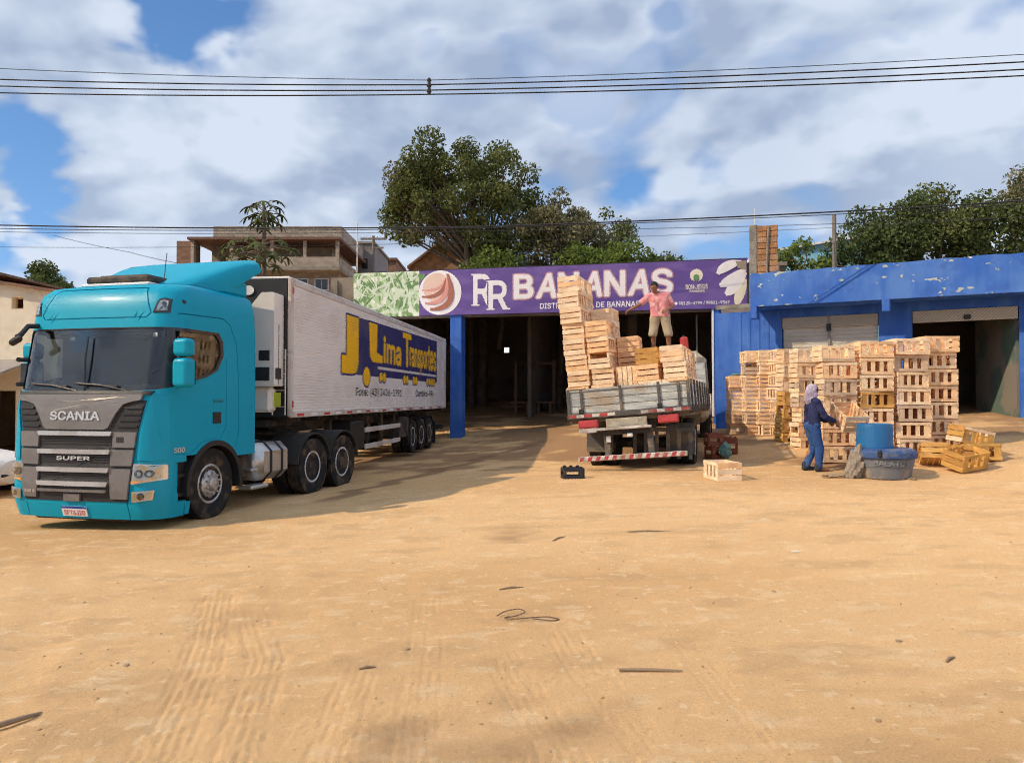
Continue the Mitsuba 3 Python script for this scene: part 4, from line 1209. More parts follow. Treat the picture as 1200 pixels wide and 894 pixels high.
for sx in (1, -1):
    a_, b_ = (.85, 1.262) if sx > 0 else (-1.262, -.85)
    tr.part('fender', arch_band(.585, .66, -8, 188, a_, b_, 1.28, .50), 'm_black', 40)
    wheel(tr, 'front_wheel', TR(sx * 1.03, 1.28, .52, 0 if sx > 0 else 180), .52, .32, 'front')
    for yc in (4.22, 5.40):
        wheel(tr, 'rear_wheel', TR(sx * 1.10, yc, .52, 0 if sx > 0 else 180), .52, .28, 'rear')
        wheel(tr, 'inner_wheel', TR(sx * .77, yc, .52, 0 if sx > 0 else 180), .52, .28, 'rear')
        c0, c1 = (.60, 1.26) if sx > 0 else (-1.26, -.60)
        tr.part('rear_fender', arch_band(.60, .63, 8, 172, c0, c1, yc, .52), 'm_chassis', 40)
    # mirrors
    xm = 1.44 if sx > 0 else -1.30
    k = tr.part('mirror', rbox((xm, .30 + .25 * (sx < 0), 2.24), (.24, .22, .39), .06), 'm_teal', 30, label='teal mirror housing')
    tr.part('wide_mirror', rbox((xm, .30 + .25 * (sx < 0), 2.58), (.24, .2, .24), .06), 'm_teal', 30, under=k)
    tr.part('mirror_glass', span(xm - .09, xm + .09, .421, .425, 2.08, 2.40), 'm_darkglass', under=k)
    for pz in (2.45, 2.10):
        tr.part('mirror_arm', tube([(sx * 1.19, .55, pz), (sx * 1.34, .34, pz), (xm, .30, pz)], .035, 6), 'm_black', under=k)
k = tr.part('front_mirror', tube([(-.96, float(fy(-.96, 2.9)) + .02, 2.92), (-.95, .12, 2.90), (-.96, .02, 2.78), (-.96, -.05, 2.74)], .035, 7), 'm_black', 40, label='black front mirror on an arm over the windscreen')
tr.part('mirror_housing', cbox((0, 0, 0), (.22, .10, .10), .04, TR(-.98, -.05, 2.69, 0, 0, -24)), 'm_black', 40, under=k)
tr.part('aerial', tube([(.62, .9, 3.48), (.64, .95, 4.05)], .006, 5), 'm_black')
# chassis
for sx in (-1, 1):
    tr.part('frame_rail', cbox((sx * .42, 3.6, .86), (.09, 5.6, .27), .01), 'm_chassis')
tr.part('engine_block', cat(cbox((0, 1.2, .75), (1.1, 1.9, .7), .05), cbox((0, .55, .5), (1.5, .5, .5), .05)), 'm_chassis')
tr.part('catwalk', cbox((0, 3.0, 1.02), (1.1, 1.0, .05), .01), 'm_tin')
tr.part('fifth_wheel', cat(cbox((0, 4.6, 1.12), (.95, .85, .12), .04), cbox((0, 4.6, 1.02), (.8, .5, .12), .02)), 'm_chassis')
for yc in (4.22, 5.40):
    tr.part('axle', lathe([(.12, -.9), (.12, -.3), (.24, -.1), (.24, .1), (.12, .3), (.12, .9)], 14, 'x', (0, yc, .52)), 'm_chassis', 40)
for k, hh in ((0, .2), (1, .05), (2, -.1)):
    tr.part('air_hose', tube([(.25 * (k - 1), 2.36, 1.9 + hh), (.25 * (k - 1), 2.55, 1.4 + hh), (.2 * (k - 1), 2.85, 1.5 + hh), (.3 * (k - 1), 3.15, 1.9)], .018, 6), ('m_red', 'm_black', 'm_chassis')[k], 60)
kt = tr.part('fuel_tank', cbox((.88, 2.98, .73), (.66, 1.00, .62), .14), 'm_silver', 40, label='silver fuel tank with dark straps')
for q in (2.82, 3.16):
    ring = np.array([(1.215, .42), (1.225, 1.02), (.54, 1.055), (.54, .405)])
    t_ = prism(Polygon([(x, z) for x, z in [(1.075, .41), (1.222, .555), (1.222, .905), (1.075, 1.052), (.55, 1.052), (.55, .41)]]), .055, TR(0, q + .028) @ XZ)
    tr.part('strap', t_, 'm_black', under=kt)
tr.part('tank_bracket', cat(cbox((.75, 2.36, .72), (.55, .22, .5), .04)), 'm_chassis')
tr.part('tank_step', cbox((1.08, 2.52, .34), (.26, .50, .06), .02), 'm_silver')
tr.part('tank_step', cbox((1.06, 2.40, .62), (.24, .20, .04), .01), 'm_silver')
tr.part('battery_box', cbox((-.88, 3.0, .72), (.6, 1.1, .55), .06), 'm_chassis')
tr.part('rear_light', cbox((.6, 6.42, .8), (.4, .05, .14), .01), 'm_lens_red')
tr.part('rear_light', cbox((-.6, 6.42, .8), (.4, .05, .14), .01), 'm_lens_red')
tr.part('end_beam', cbox((0, 6.38, .85), (1.5, .08, .2), .01), 'm_chassis')

# ---------------------------------------------------------------- the white reefer trailer
dv = np.array([-2.5 + 4.07, 28.8 - 14.1])
LT = float(np.hypot(*dv))
dv /= LT
# local: x to the yard side (0 = that side's face), y to the rear, z up
RM = np.array([[dv[1], dv[0], 0, -3.9], [-dv[0], dv[1], 0, 13.5], [0, 0, 1, .077], [0, 0, 0, 1.0]]) @ np.diag([.957, .957, .957, 1])
tl = Thing('refrigerated_trailer', 'white ribbed refrigerated trailer with yellow and navy lettering behind the teal truck', 'trailer', RM)
ZB, ZT, WT = 1.46, 4.03, 2.58
zz0, zz1, npitch = ZB + .10, ZT - .13, 42
pt = (zz1 - zz0) / npitch
prof, facets = [], []
for k in range(npitch):
    a_ = zz0 + k * pt
    pr = [(a_, 0.0), (a_ + pt * .48, .0), (a_ + pt * .60, -.02), (a_ + pt * .88, -.02), (a_ + pt, 0.0)]
    prof += pr[:-1]
    facets += list(zip(pr[:-1], pr[1:]))
prof.append((zz1, 0.0))


def rib_sheet(x, sx):
    P = [(x + sx * d, z) for z, d in prof] + [(x - sx * .03, zz1), (x - sx * .03, zz0)]
    return loft(np.array([[(a_, y, z) for a_, z in P] for y in (.06, LT - .30)]))


kb = tl.part('box', span(-WT + .035, -.035, .02, LT - .02, ZB + .02, ZT - .03), 'm_trailer', label='white trailer box')
tl.part('side_sheet', rib_sheet(0, 1), 'm_trailer', label='finely ribbed white side')
tl.part('side_sheet', rib_sheet(-WT, -1), 'm_trailer')
tl.part('top_rail', cbox((-.012, LT / 2, ZT - .065), (.05, LT, .13), .015), 'm_trailer_rail')
tl.part('top_rail', cbox((-WT + .012, LT / 2, ZT - .065), (.05, LT, .13), .015), 'm_trailer_rail')
tl.part('roof', cbox((-WT / 2, LT / 2, ZT), (WT - .06, LT, .05), .015), 'm_trailer')
kr = tl.part('bottom_rail', cbox((.0, LT / 2, ZB + .045), (.05, LT, .115), .01), 'm_trailer_rail')
tl.part('bottom_rail', cbox((-WT, LT / 2, ZB + .045), (.05, LT, .115), .01), 'm_trailer_rail')
for k in range(20):
    tl.part('reflector', cbox((.027, .45 + k * .73, ZB + .035), (.006, .34, .05), .002), 'm_white' if k % 2 else 'm_lens_red', under=kr)
tl.part('corner_post', cbox((-.01, .03, (ZB + ZT) / 2), (.09, .10, ZT - ZB), .02), 'm_trailer_rail')
tl.part('corner_post', cbox((-WT + .01, .03, (ZB + ZT) / 2), (.09, .10, ZT - ZB), .02), 'm_trailer_rail')
tl.part('rear_frame', cbox((-.0, LT - .15, (ZB + ZT) / 2), (.07, .30, ZT - ZB), .02), 'm_trailer_rail')
tl.part('rear_frame', cbox((-WT, LT - .15, (ZB + ZT) / 2), (.07, .30, ZT - ZB), .02), 'm_trailer_rail')
for zz in (ZT - .24, ZB + .24):
    tl.part('side_reflector', cbox((.04, .03, zz), (.012, .07, .12), .004), 'm_lens_red')


def decal(poly, lift, name, m, label=None):
    """flat print on the ribbed side: polygon in (y, z), laid on every facet of the ribs"""
    out = []
    for (za, da), (zb, db) in facets:
        for q in polys(poly.intersection(sbox(-1, za, 40, zb))):
            try:
                v, f = trimesh.creation.triangulate_polygon(q, engine='earcut')
            except Exception:
                continue
            x = da + (db - da) * (v[:, 1] - za) / (zb - za) + lift
            out.append(trimesh.Trimesh(np.stack([x, v[:, 0], v[:, 1]], 1), f, process=False))
    return tl.part(name, cat(out), m, label=label)


JJ = Polygon([(3.22, 3.70), (4.12, 3.70), (4.12, 2.62), (3.98, 2.42), (3.70, 2.37), (2.88, 2.37), (2.88, 2.78), (3.22, 2.78)]).buffer(-.03).buffer(.03)
LL = Polygon([(4.95, 3.70), (5.72, 3.70), (5.66, 2.98), (6.2, 2.92), (6.2, 2.72), (5.25, 2.72), (5.05, 2.85)]).buffer(-.03).buffer(.03)
words_ = [text_fit('ima', 6.30, 8.15, 2.74, 3.45).buffer(.015), text_fit('T', 8.35, 9.40, 2.74, 3.74), text_fit('ranspor', 9.20, 11.75, 2.60, 3.36).buffer(.012), text_fit('tes', 11.78, 13.08, 2.74, 3.56).buffer(.012)]
dots = [Point(4.78, 2.34).buffer(.235)] + [Point(y, 2.36).buffer(.125) for y in (6.05, 6.38, 8.55, 8.88, 9.75, 10.08, 11.7, 12.05, 12.4, 12.75)]
dots = [affinity.scale(d_, 1.25, 1.0) for d_ in dots]
yl = [JJ, LL] + words_ + dots
navy = Polygon([(3.55, 3.72), (13.25, 3.83), (13.25, 2.36), (3.55, 2.36)])
decal(navy, .0025, 'print_panel', 'm_print_navy', 'navy blue print panel')
allp = unary_union(yl)
decal(unary_union([p.buffer(.045) for p in yl]), .005, 'print_outline', 'm_print_navy')
decal(allp, .0075, 'lettering', 'm_print_yellow', 'large yellow painted company lettering')
decal(sbox(5.75, 2.555, 13.1, 2.63).difference(allp.buffer(.03)), .005, 'print_line', 'm_print_white')
decal(text_fit('Fone: (43) 3436-1991', 3.95, 8.25, 1.83, 2.07), .003, 'lettering', 'm_print_black', 'black painted telephone line')
decal(text_fit('Cambira-PR', 10.0, 12.6, 1.86, 2.07), .003, 'lettering', 'm_print_black')
# front wall and cooling unit
tl.part('front_wall', span(-WT + .06, -.06, -.012, .02, ZB, ZT - .02), 'm_black', label='black front wall')
unit = mf(prism(Polygon([(-2.46, 2.02), (-.12, 2.02), (-.12, 3.70), (-.36, 3.70), (-.56, 3.46), (-.66, 3.1), (-.66, 2.75), (-1.9, 2.75), (-1.9, 3.1), (-2.02, 3.46), (-2.22, 3.70), (-2.46, 3.70)]).buffer(-.03).buffer(.03), .42, TR(0, -.03) @ XZ))
ku = tl.part('cooling_unit', tm(unit), 'm_reefer', 30, label='white cooling unit with dark vents')
tl.part('unit_skirt', cbox((-WT / 2 - .05, -.18, 1.78), (2.2, .28, .46), .05), 'm_reefer', under=ku)
tl.part('unit_seam', cbox((-.115, -.25, 2.6), (.008, .012, 1.1), .003), 'm_black', under=ku)
for (xa, xb, za, zb) in ((-.40, -.20, 2.48, 2.66), (-.50, -.20, 2.12, 2.36)):
    tl.part('vent', cbox(((xa + xb) / 2, -.455, (za + zb) / 2), (xb - xa, .02, zb - za), .006), 'm_black', under=ku)
tl.part('side_vent', cbox((-.112, -.27, 2.25), (.012, .24, .20), .004), 'm_black', under=ku)
tl.part('unit_grille', cbox((-WT / 2, -.25, 3.15), (1.2, .40, .75), .03), 'm_black', under=ku)
tl.part('unit_badge', prism(affinity.scale(Point(-.80, 3.80).buffer(.11), 1.0, .8), .01, TR(0, -.03) @ XZ), 'm_print_white', under=ku)
tl.part('sticker', cbox((-.22, -.16, 1.78), (.22, .01, .26), .003), 'm_sticker')
kl = tl.sub('ladder')
for q in (-.30, -.06):
    tl.part('ladder_rail', tube([(q, -.08, 1.5), (q, -.08, 2.7)], .014, 6), 'm_silver', under=kl)
for q in range(4):
    tl.part('rung', tube([(-.30, -.08, 1.65 + q * .3), (-.06, -.08, 1.65 + q * .3)], .012, 6), 'm_silver', under=kl)
# underframe
for x in (-.75, -1.83):
    tl.part('chassis_beam', cbox((x, LT / 2 + .3, 1.28), (.14, LT - 1.2, .34), .01), 'm_chassis')
for k in range(14):
    tl.part('cross_member', cbox((-WT / 2, .6 + k * 1.05, 1.40), (WT - .1, .08, .09), .01), 'm_chassis')
tl.part('king_pin_plate', cbox((-WT / 2, .9, 1.33), (1.6, 1.5, .14), .02), 'm_chassis')
for x in (-.45, -2.13):
    tl.part('landing_leg', cat(cbox((x, 3.3, .85), (.14, .14, .95), .01), cbox((x, 3.3, .30), (.28, .26, .05), .01)), 'm_chassis')
for sx, x in ((1, -.06), (-1, -WT + .06)):
    for zz in (.62, 1.03):
        tl.part('side_guard_rail', cbox((x, 6.55, zz), (.04, 3.4, .12), .008), 'm_trailer_rail', label='white side guard rail' if sx > 0 else None)
    for y in (5.2, 6.5, 7.8):
        tl.part('guard_post', cbox((x - sx * .05, y, .98), (.05, .06, .9), .008), 'm_chassis')
tl.part('tool_box', cbox((-.42, 4.35, .92), (.7, 1.0, .7), .04), 'm_black')
tl.part('tool_box', cbox((-.40, 8.9, .95), (.66, 1.0, .62), .04), 'm_chassis')
tl.part('spare_carrier', cat(cbox((-WT / 2, 7.0, .78), (1.1, 1.2, .3), .04)), 'm_chassis')
gzr = .12
for k, y in enumerate((9.85, 11.05, 12.25)):
    tl.part('axle', lathe([(.09, -2.35), (.09, -.25)], 12, 'x', (0, y, gzr + .51)), 'm_chassis', 40)
    for (x, rot, nm) in ((-.16, 0, 'rear_wheel'), (-.50, 0, 'inner_wheel'), (-WT + .16, 180, 'rear_wheel'), (-WT + .50, 180, 'inner_wheel')):
        wheel(tl, nm, TR(x, y, gzr + .51, rot), .51, .27, 'rear')
    tl.part('mudguard', arch_band(.58, .60, 20, 160, -.68, -.02, y, gzr + .51), 'm_black', 40)
tl.part('mud_flap', cbox((-.34, 13.05, .62), (.66, .02, .75), .005), 'm_black')
tl.part('mud_flap', cbox((-WT + .34, 13.05, .62), (.66, .02, .75), .005), 'm_black')
tl.part('rear_bumper', cbox((-WT / 2, LT - .1, .75), (2.4, .12, .16), .02), 'm_chassis')
tl.part('rear_door', span(-WT + .08, -WT / 2 - .006, LT - .02, LT + .02, ZB + .06, ZT - .1), 'm_trailer')
tl.part('rear_door', span(-WT / 2 + .006, -.08, LT - .02, LT + .02, ZB + .06, ZT - .1), 'm_trailer')
# ---------------------------------------------------------------- crates
CL, CW, CH = .66, .44, .32
cparts = []   # (name, ply dict, side) in the crate's frame, origin at the middle of its bottom


def cp(name, *span_):
    cparts.append((name, ply(span(*span_))))


for sx in (-1, 1):
    for sy in (-1, 1):
        cp('corner_post', *sorted((sx * (CL / 2 - .014), sx * (CL / 2 - .05))), *sorted((sy * (CW / 2 - .014), sy * (CW / 2 - .05))), .004, CH - .004)
for sx in (-1, 1):
    for z0, z1 in ((.01, .095), (.118, .205), (.228, CH)):
        cp('end_slat', *sorted((sx * (CL / 2 - .013), sx * CL / 2)), -CW / 2 + .002, CW / 2 - .002, z0, z1)
for sy in (-1, 1):
    y0, y1 = sorted((sy * (CW / 2 - .012), sy * CW / 2))
    cp('side_rail', -CL / 2 + .014, CL / 2 - .014, y0, y1, .006, .062)
    cp('side_rail', -CL / 2 + .014, CL / 2 - .014, y0, y1, CH - .058, CH - .004)
    for x in (-.255, -.085, .085, .255):
        hw = .052 if abs(x) > .2 else .038
        y2, y3 = sorted((sy * (CW / 2 - .0255), sy * (CW / 2 - .0125)))
        cp('side_board', x - hw, x + hw, y2, y3, .012, CH - .01)
for k in range(4):
    cp('bottom_slat', -CL / 2 + .014, CL / 2 - .014, -CW / 2 + .028 + k * .098, -CW / 2 + .028 + k * .098 + .084, .004, .014)
crng = np.random.default_rng(17)
GS = 'banana crates stacked by the blue building'


def crate(M, label, group, tone=None, mats=None):
    mats = mats or (WOODS if group != GS else PALE[:3] + PALE[:3] + [WOODS[1], WOODS[3], PALE[3]])
    t = Thing('wooden_crate', label, 'crate', M, group)
    base = tone if tone is not None else int(crng.integers(0, 9))
    for name, d in cparts:
        if name == 'end_slat' and crng.random() < .035:
            continue
        m = mats[base % len(mats)] if crng.random() < .72 else mats[int(crng.integers(0, len(mats)))]
        t.part(name, d, m)
    return t


def column(x, y, z, rz, n, where, group, M0=I4, pitch=.328, jit=.026, tone=None, skip=0, last=None, mats=None):
    for k in range(n):
        fromtop = n - 1 - k
        lab = where % (ORD[fromtop] if fromtop < 10 else 'lowest')
        if k < skip:
            continue
        j = crng.normal(size=3)
        mm = mats if mats and k in mats[1] else None
        crate(M0 @ TR(x + j[0] * jit * .6, y + j[1] * jit, z + k * pitch, rz + j[2] * 2.8), lab, group, tone, mm[0] if mm else None)


# the stacked wall by the blue building
for (x, y, z, n, who) in ((6.40, 15.0, .55, 7, 'behind the stooping worker'), (7.13, 15.0, .63, 7, 'above the blue drum'), (7.87, 15.02, .69, 7, 'right of the blue drum'), (8.52, 15.2, .75, 7, 'at the dark doorway end')):
    column(x, y + .22, z, crng.normal() * 1.5, n, '%s crate of the open sided column ' + who, GS, mats=(OCHRE, (3,)) if x in (7.13,) else None)
    if x > 7:
        column(x + .05, y + .22 + .5, z, crng.normal() * 2, n, '%s crate of the hidden row behind the column ' + who, GS)
for (x, y, z, mm, who) in ((6.72, 18.4, .66, (OCHRE, (0, 1, 2, 3)), 'of the column with yellow lower crates'), (6.62, 17.15, .62, None, 'of the column between the yellow crates and the worker'), (7.35, 18.2, .68, None, 'of the hidden column behind the worker')):
    column(x, y, z, 8 + crng.normal() * 2, 7, '%s crate ' + who, GS, mats=mm)
for (x, y, n, who) in ((6.98, 20.0, 7, 'of the slatted column nearest the open sided stack'), (6.72, 20.55, 7, 'of the recessed slatted column'), (6.47, 20.8, 7, 'of the second slatted column from the blue wall'), (6.22, 21.3, 5, 'of the short slatted column by the blue wall')):
    column(x, y, .79, 90 + crng.normal() * 3, n, '%s crate ' + who, GS)
single('green_cloth', cbox((0, 0, .03), (.3, .35, .07), .03), 'm_tarp', 'small green cloth on top of the short slatted crate column', 'cloth', M=TR(6.3, 21.4, .79 + 5 * .328))

# ---------------------------------------------------------------- the loaded truck
LM0 = TR(2.36, 14.95, .38, -17.4)
LM = LM0 @ TR(0, 0, 0, 0, 0, -4.7)
UP = np.linalg.inv(LM) @ LM0   # the running gear stands upright under the leaning bed
lt = Thing('flatbed_truck', 'old grey flatbed truck leaning to one side, seen from its tail under the stacked crates', 'truck', LM)
FZ = 1.10
lt.part('bed_floor', span(-1.18, 1.18, .02, 6.3, FZ - .09, FZ), 'm_bedfloor')
kt = lt.sub('tailgate')
for k, (za, zb) in enumerate(((1.20, 1.335), (1.345, 1.48), (1.49, 1.63))):
    lt.part('plank', cbox((0, -.01, (za + zb) / 2), (2.36, .03, zb - za), .006), 'm_bedwood', under=kt)
lt.part('top_rail', cbox((0, -.02, 1.655), (2.40, .07, .05), .01), 'm_bedwood', under=kt)
for x in (-1.16, -.90, -.12, .62, 1.0, 1.17):
    lt.part('gate_post', cbox((x, -.045, 1.42), (.055, .035, .56), .006), 'm_mudflap', under=kt)
for x in (-.92, .62):
    lt.part('hinge', cbox((x, -.07, 1.24), (.09, .03, .09), .01), 'm_chassis', under=kt)
lt.part('corner_cap', cbox((-1.0, -.03, 1.70), (.38, .10, .04), .01), 'm_wood_4')
lt.part('corner_cap', cbox((1.0, -.03, 1.70), (.36, .10, .05), .01), 'm_wood_4')
kb = lt.part('rear_sill', cbox((0, -.02, 1.145), (2.42, .10, .10), .01), 'm_mudflap')
for k in range(6):
    for sx in (-1, 1):
        x = sx * (1.10 - k * .155)
        lt.part('reflector', cbox((x, -.073, 1.15), (.15, .006, .06), .002), 'm_reflect_red' if k % 2 == 0 else 'm_reflect_white', under=kb)
lt.part('serial_plate', cbox((.02, -.073, 1.16), (.36, .006, .08), .002), 'm_mudflap', under=kb)
for sx in (-1, 1):
    ks = lt.sub('side_gate')
    for k, (za, zb) in enumerate(((1.20, 1.335), (1.345, 1.48), (1.49, 1.63))):
        lt.part('plank', cbox((sx * 1.19, 3.15, (za + zb) / 2), (.03, 6.2, zb - za), .006), 'm_bedwood', under=ks)
    for q in range(8):
        lt.part('gate_post', cbox((sx * 1.225, .15 + q * .86, 1.42), (.035, .06, .58), .006), 'm_mudflap', under=ks)
    lt.part('side_sill', cbox((sx * 1.19, 3.15, 1.12), (.06, 6.3, .11), .01), 'm_chassis', under=ks)
    kl = lt.part('tail_light', cbox((sx * .78 - .02, -.05, .98), (.40, .07, .16), .02), 'm_red', label='red tail light')
    lt.part('lens', cbox((sx * .78 - .02, -.088, .985), (.34, .012, .11), .005), 'm_lens_red', under=kl)
    lt.part('chassis_rail', cbox((sx * .40, 3.9, .93), (.09, 7.6, .22), .01), 'm_chassis')
    lt.part('mud_flap', cbox((sx * .82, .85, .62), (.56, .02, .62), .005), 'm_mudflap', M=UP)
lt.part('light_plate', cbox((-.82, -.07, .855), (.36, .012, .09), .004), 'm_reflect_white')
lt.part('plate_holder', cbox((-.05, -.03, .975), (.80, .05, .17), .01), 'm_truck_cream', label='worn cream panel under the bed')
lt.part('license_plate', cbox((-.02, -.062, .98), (.42, .012, .12), .003), 'm_truck_cream')
lt.part('tail_shelf', cbox((-.10, -.10, .865), (1.06, .14, .05), .01), 'm_reflect_white')
lt.part('cross_beam', cbox((-.05, .0, .80), (.9, .1, .12), .01), 'm_chassis')
for x in (-.47, .38):
    lt.part('bar_hanger', cbox((x, .05, .58), (.12, .08, .50), .01), 'm_mudflap')
bar = lt.part('striped_bar', cbox((.0, -.02, .30), (2.12, .09, .095), .012), 'm_reflect_white', label='red and white striped rear bar')
for k in range(13):
    x = -1.0 + k * .163
    lt.part('bar_stripe', prism(Polygon([(x - .045, .256), (x + .035, .256), (x + .075, .344), (x - .005, .344)]), .003, TR(0, -.0665) @ XZ), 'm_reflect_red', under=bar)
lt.part('number_tag', cbox((-.43, -.02, .66), (.09, .02, .12), .005), 'm_white')
lt.part('hook', cbox((.0, -.06, .72), (.12, .06, .08), .02), 'm_white')
lt.part('hose', tube([(.55, .0, .92), (.75, -.03, .80), (.95, .0, .9)], .012, 6), 'm_black', 60)
for sx in (-1, 1):
    for x in (.95, .64):
        wheel(lt, 'rear_wheel' if x > .8 else 'inner_wheel', UP @ TR(sx * x, 1.45, .49 - .03 * sx * -1, 0 if sx > 0 else 180), .50, .27, 'rear')
    wheel(lt, 'front_wheel', UP @ TR(sx * .98, 6.9, .49, 0 if sx > 0 else 180), .50, .28, 'rear')
lt.part('rear_axle', lathe([(.11, -.9), (.11, -.25), (.24, -.1), (.24, .1), (.11, .25), (.11, .9)], 14, 'x', (0, 1.45, .49)), 'm_chassis', 40, M=UP)
lt.part('guard_frame', cat(*[span(x, x + .07, .62, .66, .22, .80) for x in (-.1, .12, .34, .56, .78, 1.0)], span(-.15, 1.1, .61, .67, .76, .84)), 'm_mudflap', M=UP)
cabm = mf(cbox((0, 7.2, 1.65), (2.3, 1.7, 2.0), .18))
lt.part('cab', tm(cabm - mf(span(-.95, .95, 6.2, 6.5, 1.8, 2.35)) - mf(span(-1.3, 1.3, 6.75, 7.6, 1.7, 2.35)) - mf(span(-1.0, 1.0, 7.8, 8.2, 1.65, 2.4)) - mf(span(-1.02, 1.02, 6.48, 7.92, .9, 2.5))), 'm_truck_cream', 30)
lt.part('cab_glass', span(-.95, .95, 6.42, 6.425, 1.8, 2.35), 'm_glass')
lt.part('cab_glass', span(-1.0, 1.0, 7.98, 7.985, 1.65, 2.4), 'm_glass')
lt.part('headboard', cbox((0, 6.32, 1.75), (2.36, .06, 1.1), .01), 'm_bedwood')

mat('m_reflect_red', dirty((.42, .05, .06), (.30, .16, .13), 0, 9, .8, .45), .5)
mat('m_reflect_white', dirty((.62, .58, .55), (.38, .31, .25), 0, 9, .8, .45), .5)
GT = 'crates loaded on the flatbed truck'
rows = [[9, 6, 1, 4, 4], [9, 7, 5, 4, 4], [5, 5, 4, 4, 4], [0, 0, 0, 0, 4], [0, 0, 0, 0, 4]]
colname = ['tall leaning outer', 'second', 'middle', 'fourth', 'far edge']
rowname = ['tail row', 'second row', 'third row', 'fourth row', 'fifth row']
for ri, row in enumerate(rows):
    for ci, n in enumerate(row):
        x = -.95 + ci * .466
        lean = -.012 if ci == 0 else 0
        for k in range(n):
            if ri == 2 and k < n - 3 and ci in (1, 2, 3):
                continue
            if ri == 1 and k < 2 and ci in (2, 3):
                continue
            j = crng.normal(size=3)
            h = n - 1 - k
            lab = '%s crate in the %s column of the %s on the truck' % (ORD[h], colname[ci], rowname[ri])
            crate(LM @ TR(x + j[0] * .010 + lean * k * .5, .37 + ri * .675 + j[1] * .018, FZ + .003 + k * .318, 90 + j[2] * 2.0), lab, GT, None, OCHRE + [WOODS[0]] if (ri == 0 and ci == 3 and k == 3) else None)
crate(LM @ TR(.02, .14, FZ + .318 + .315) @ np.array([[0, 1, 0, 0], [0, 0, 1, 0], [1, 0, 0, 0], [0, 0, 0, 1.0]]), 'crate standing on its end in the middle column at the truck tail', GT)
t = Thing('red_jerrycan', 'red plastic container standing on the crates at the far edge of the truck', 'container', LM @ TR(1.02, 2.0, FZ + 4 * .318 + .005, 20))
t.part('body', cbox((0, 0, .15), (.14, .2, .30), .03), 'm_red', 30)
t.part('cap', lathe([(.03, .29), (.03, .34)], 10), 'm_black')

# ---------------------------------------------------------------- loose crates and plastic boxes
crate(TR(3.70, 13.55, gz(3.7, 13.55) - .02, 97), 'single crate standing on the sand before the truck wheel', None, 3)
crate(TR(8.22, 14.0, .56, 24, 16, -6), 'orange brown crate lying tilted in front of the other orange crates', None, 0, OCHRE)
crate(TR(7.92, 14.5, .56, 70, 0, 25), 'orange brown crate leaning on its end beside the drum', None, 1, OCHRE)
crate(TR(8.85, 14.6, .62, -12, -8, 0), 'yellow crate behind the tilted orange crate', None, 0, OCHRE)
crate(TR(8.75, 14.75, .92, 8, 4, 12), 'yellow crate lying on the other yellow crate by the doorway', None, 0, OCHRE + [WOODS[3]])


crate(TR(8.45, 14.45, .60, 80, 6, 4), 'yellow crate wedged between the tilted orange crate and the leaning one', None, 1, OCHRE)


def plastic_box(M, m, label, L=.42, W=.30, H=.24):
    t = Thing('plastic_crate', label, 'crate', M)
    for sx in (-1, 1):
        t.part('end_panel', tm(mf(cbox((sx * L / 2, 0, H / 2), (.02, W, H), .006)) - mf(span(sx * L / 2 - .1, sx * L / 2 + .1, -W * .32, W * .32, H * .35, H * .68))), m)
        t.part('side_panel', tm(mf(cbox((0, sx * W / 2, H / 2), (L - .022, .02, H), .006)) - mf(span(-L * .38, L * .38, sx * W / 2 - .1, sx * W / 2 + .1, H * .30, H * .66))), m)
        for q in range(3):
            t.part('lug', cbox((-L * .33 + q * L * .33, sx * W / 2, H + .012), (.06, .018, .03), .005), m)
    t.part('base', span(-L / 2 + .012, L / 2 - .012, -W / 2 + .012, W / 2 - .012, .0, .012), m)


plastic_box(TR(1.10, 14.0, gz(1.1, 14) - .01, 8), 'm_wood_black', 'black plastic crate on the sand at the end of the striped bar', .37, .28, .20)
mat('m_plastic_red', (.24, .06, .03), .55)
plastic_box(TR(4.38, 16.6, gz(4.38, 16.6), 25), 'm_plastic_red', 'lower rust red plastic crate behind the truck wheel', .34, .28, .24)
plastic_box(TR(4.36, 16.62, gz(4.36, 16.6) + .27, 5), 'm_plastic_red', 'rust red plastic crate stacked on another behind the truck wheel', .34, .28, .24)
plastic_box(TR(4.85, 17.1, gz(4.85, 17.1), -20), 'm_plastic_red', 'rust red plastic crate standing alone beside the short crate column', .3, .26, .34)

# ---------------------------------------------------------------- tank, drum, rag
t = Thing('water_tank', 'round grey water tank with a blue lid standing on the sand', 'tank', TR(6.56, 13.6, gz(6.56, 13.6) - .02))
t.part('body', lathe([(.02, .0), (.42, .0), (.445, .02), (.47, .20), (.485, .22), (.485, .26), (.495, .28), (.505, .40), (.49, .42), (.02, .42)], 48), 'm_tank', 30)
t.part('lid', lathe([(.02, .36), (.535, .36), (.55, .38), (.545, .46), (.515, .50), (.43, .53), (.30, .53), (.02, .52)], 48), 'm_lid_blue', 30, label='scuffed blue lid')
tx = prism(text_fit('BALATOS', -.30, .30, .24, .345), .012).subdivide_to_size(.03)
v = tx.vertices.copy()
ang_ = v[:, 0] / .5 - 1.57 - .15
rad_ = .494 + .05 * (v[:, 1] - .22) + v[:, 2]
tx.vertices = np.stack([rad_ * np.cos(ang_), rad_ * np.sin(ang_), v[:, 1]], 1)
t.part('lettering', tx, 'm_tankprint')
t.part('lid_clip', cbox((-.28, -.46, .45), (.06, .08, .14), .02), 'm_black')
t = Thing('blue_drum', 'upside down bright blue plastic drum on the tank lid', 'drum', TR(6.42, 13.62, gz(6.56, 13.6) - .02 + .528))
t.part('wall', lathe([(.25, .0), (.30, .0), (.305, .02), (.30, .05), (.295, .36), (.285, .42), (.27, .425), (.265, .40), (.265, .02)], 40), 'm_plastic_blue', 30)
t.part('bottom', lathe([(.01, .37), (.266, .37), (.266, .39), (.01, .39)], 40), 'm_plastic_blue', 30)


